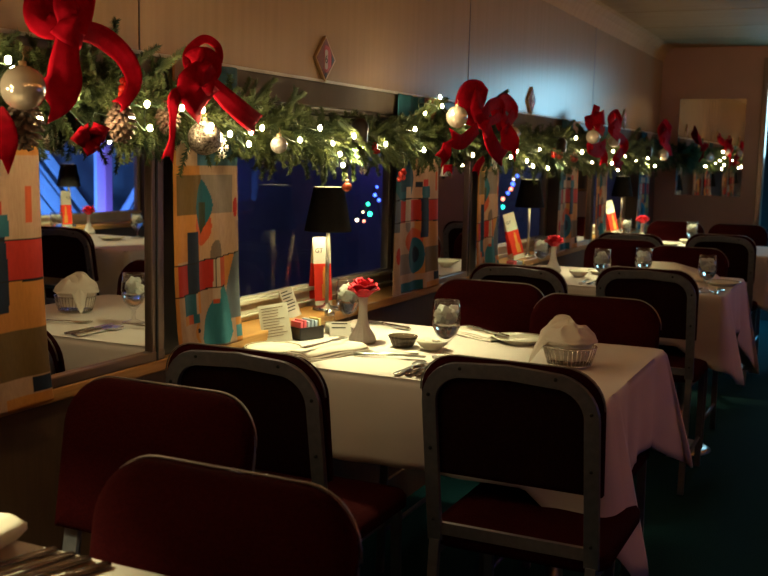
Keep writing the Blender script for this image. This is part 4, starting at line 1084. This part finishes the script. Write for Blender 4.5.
def flake(u, v, x, label, s=1):
    p = onx(u, v, x); t = MB()
    for k in range(6):
        a = k*PI/3; d = Vector((0, math.cos(a), math.sin(a))); q = Vector((0, -math.sin(a), math.cos(a)))
        t.tube([Vector((0,0,0)), d*.034*s], .0022*s, 5)
        for f in (.5, .78):
            for sg in (-1, 1): t.tube([d*.034*s*f, d*.034*s*f+(d*.6+q*sg)*.010*s], .0018*s, 5)
    o = t.build('snowflake_ornament', M['snow'], None); o.location = p; tag(o, label, 'ornament', 'snowflake ornaments')
flake(363, 163, .14, 'glitter snowflake hanging over the first window beside the coloured lights'); flake(495, 161, .2, 'white snowflake ornament under the small middle bow', 1.0); flake(222, 148, .2, 'pale snowflake tucked beside the bronze glitter ball', .7)
p = onx(444, 172, .2); t = thing('bell_ornament', 'tiny white bell ornament hanging over the second mirror', 'ornament', p)
MB().lathe([(.001,.02),(.006,.016),(.009,0),(.015,-.014),(.013,-.014),(.001,-.004)], 16).build('bell', M['snow'], t); MB().sphere((0,0,-.018), .005, 10).build('clapper', M['black'], t)

# ------------------------------------------------------------------ outside
struct(MB().box(-3.3, -3.2, -4, 24, -1, 4.2).build('wall_outside_left', M['bluewall']))
struct(MB().box(-3.2, -.3, -4, 24, -1.0, -.9).build('floor_outside_left', M['platform']))
struct(MB().box(XW+.3, 12, -4, 16, -1.0, -.9).build('floor_outside_right', M['platform']))
# blue lit slatted canopy across the other side
cnp = thing('slatted_canopy', 'blue lit slatted canopy outside the far window, seen in the left mirror', 'canopy', (6.0, 8, -.9))
for k in range(17):
    y0 = 2.5+k*.19; MB().tube([(-.05*(k % 3), y0-8, 4.4), (.03*(k % 2), y0+4.4-8, .2)], .05, 4, flat=(.030+.016*((k*7) % 3),.02), up=Vector((0,.7,.7)), smooth=False).build('slat', M['bluewall'], cnp)
struct(MB().box(6.9, 7.0, -1, 22, -1, 5).build('wall_outside_right', M['bluewall']))
pst = MB().box(-.045, .045, -.045, .045, 0, 4.2).build('canopy_post', M['bluepost'], None, bev(.01)); pst.location = (3.9, 6.38, -.9); tag(pst, 'violet lit post outside the window, seen in the left mirror', 'post')
arc = thing('arched_bridge_frame', 'pale arched steel frame outside, seen in the left mirror right of the violet post', 'structure', (5.6, 10.0, -.9))
mb = MB().tube([(0, -1.6+3.2*k/16, 1.2+1.1*math.sin(PI*k/16)) for k in range(17)], .05, 8); mb.build('arch', M['bluepost'], arc)
MB().tube([(0,-1.9,2.75),(0,1.8,2.75)], .05, 8).build('top_chord', M['bluepost'], arc); MB().tube([(0,-1.7,1.0),(0,-.3,2.7)], .05, 8).build('brace', M['bluepost'], arc)
MB().tube([(0,-1.7,0),(0,-1.7,2.75)], .05, 8).tube([(0,1.7,0),(0,1.7,2.75)], .05, 8).build('posts', M['bluepost'], arc)
BLUE = (.06, .16, 1.0)
add_light('canopy_flood', 'SPOT', (4.2, 6.0, .2), (.12,.38,1), 1100, .2, (math.radians(-75)*0, math.radians(100), math.radians(20)), spot_size=2.6, spot_blend=.8).rotation_euler = Vector((2.2, 2.0, 1.0)).to_track_quat('-Z', 'Y').to_euler()
add_light('post_flood', 'SPOT', (3.4, 5.6, .0), (.30,.22,1), 160, .1, spot_size=1.4, spot_blend=.9).rotation_euler = Vector((.5, .95, 1.0)).to_track_quat('-Z', 'Y').to_euler()
for fx, fy, fz, col, e in ((-1.6, 5.2, 2.6, (.34,.16,1), 1.2), (-2.85, 6.9, 1.05, (.14,.09,1), .55), (-2.8, 9.9, 1.15, (.16,.09,1), 1.3), (-1.6, 15.5, 2.5, (.40,.5,.85), 16), (-1.3, 19, 1.5, (.40,.5,.85), 30)):
    add_light('outside_fill', 'POINT', (fx, fy, fz), col, e, .15)  # added bluish fill lights that make the outer wall glow behind the left windows
for fy in (.9, 3.0, 5.0):
    add_light('violet_fill', 'POINT', (XW+.8, fy, 1.5), (.42,.32,1), 4, .12)  # added violet fill through the right windows, tints cloth and chair sides
ols = thing('outdoor_light_string', 'string of coloured outdoor bulbs glowing through the first and second windows', 'string lights', (-2, 6, 1.2))
cb = [(375,195,'b_blue',1.1),(379,200,'b_blue',1),(368,204,'b_green',1.1),(370,214,'b_green',1.5),(363,212,'b_warm',.7),(357,220,'b_warm',1.1),(364,221,'b_red',.9),(387,221,'b_warm',1.2),(384,231,'b_green',1.1),(377,187,'b_blue',.8),(388,196,'b_blue',.9),
      (516,170,'b_red',1),(517,176,'b_blue',1),(513,184,'b_blue',1.2),(511,189,'b_red',1),(508,193,'b_blue',.9),(503,199,'b_red',1),(503,207,'b_teal',1),(514,179,'b_warm',.8),(547,184,'b_blue',1),(547,190,'b_warm',1.3),(547,197,'b_red',1),(545,203,'b_blue',.9)]
op = []
for u, v, mk, s_ in cb:
    p = onx(u, v, -2.0); op.append(p)
    o = MB().sphere((0,0,0), (.010 if u < 450 else .017)*s_*1.25, 10).build('bulb', M[mk], ols); o.location = p-Vector((-2, 6, 1.2))
MB().tube([p-Vector((-2,6,1.2))+Vector((-.02,0,.015)) for p in sorted(op, key=lambda p: (p.y, p.z))], .003, 5).build('wire', M['wire'], ols)

# ------------------------------------------------------------------ downlights tucked into the garland
dl = None
for k in (-1, 0, 1, 2):
    lab = ['small black downlight in the garland above the corner table, outside the frame', 'small black downlight hidden in the garland above the middle table',
           'small black downlight hidden in the garland above the second table', 'small black downlight hidden in the garland above the last table'][k+1]
    c_ = Vector((.205, 2.58+P*k if k >= 0 else .72, 1.33))
    if dl is None:
        dl = thing('downlight', lab, 'spotlight', c_, 0, 'garland downlights')
        MB().lathe([(.022,-.02),(.024,.03),(.012,.045),(.001,.046)], 20).lathe([(.0205,-.02),(.0225,.028),(.001,.03)], 20).lathe([(.022,-.02),(.0205,-.02)], 20).build('lamp_can', M['caddy'], dl)
        MB().tube([(0,0,.044), (-.06,0,.050), (-.196,0,.058)], .003, 8).build('arm', M['caddy'], dl)
    else: dup(dl, c_, 0, lab)
    add_light('downlight_beam', 'SPOT', c_+Vector((0,0,-.022)), (1,.96,.50), 31, .012, (0,0,0), spot_size=math.radians(100), spot_blend=.5)
c_ = Vector((XW-.205, 4.78, 1.36)); dup(dl, c_, PI, 'small black downlight over the table across the aisle, above the mirrored view')
add_light('downlight_beam', 'SPOT', c_+Vector((0,0,-.022)), (1,.96,.50), 34, .012, (0,0,0), spot_size=math.radians(100), spot_blend=.5)
# ------------------------------------------------------------------ room lights
def ceiling_lamp(x, y, label, e):
    t = thing('ceiling_light', label, 'ceiling light', (x, y, ZC-.006), 0, 'ceiling lights')
    MB().lathe([(.001,-.02),(.06,-.02),(.075,-.012),(.08,0),(.001,0)], 28).build('lamp_rim', M['sign_edge'], t)
    MB().lathe([(.001,-.034),(.04,-.032),(.058,-.024),(.06,-.019)], 28).build('diffuser', M['diffuser'], t)
    add_light('ceiling_lamp_light', 'POINT', (x, y, ZC-.12), (1,.66,.36), e, .05)
M['tube'] = mat('fill_tube_glow', (1,.9,.7), .4, emit=(1,.60,.25), es=36)
cvl = thing('wall_fill_light', 'added warm fill light in a trough high on the right wall, outside the frame', 'fill light', (XW, 3.2, 1.86))  # added fill for the upper left wall; trough lip keeps it off the chairs
MB().box(-.20, -.18, -4.6, 4.8, 0, .046).box(-.20, 0, -4.6, 4.8, 0, .015).build('trough', M['wall_up'], cvl)
MB().tube([(-.10, -4.5, .06), (-.10, 4.7, .06)], .013, 10).build('light_tube', M['tube'], cvl)
vl = thing('passage_fill_light', 'small added cyan fill light low on the passage wall beyond the end door', 'step light', (1.60, 8.62, .42), 0); vl.rotation_euler = (0, PI/2, 0)
MB().lathe([(.001,-.03),(.05,-.028),(.06,-.015),(.06,0),(.001,0)], 20).build('diffuser', mat('cyan_fill_glow', (.1,.6,.8), .4, emit=(.05,.60,1), es=260), vl)  # added glow, set low so its cyan stays on the passage floor
w = bpy.data.worlds.new('night'); SC.world = w; w.use_nodes = True
w.node_tree.nodes['Background'].inputs[0].default_value = (.035,.022,.10,1); w.node_tree.nodes['Background'].inputs[1].default_value = .22
# ------------------------------------------------------------------ render look
SC.view_settings.view_transform = 'Standard'; SC.view_settings.look = 'None'; SC.view_settings.gamma = 1; SC.view_settings.exposure = .28
SC.view_settings.use_curve_mapping = False
c = SC.cycles; c.use_denoising = True; c.max_bounces = 10; c.transparent_max_bounces = 16; c.transmission_bounces = 8; c.glossy_bounces = 6; c.sample_clamp_indirect = 4; c.caustics_reflective = False; c.caustics_refractive = False; c.blur_glossy = .5
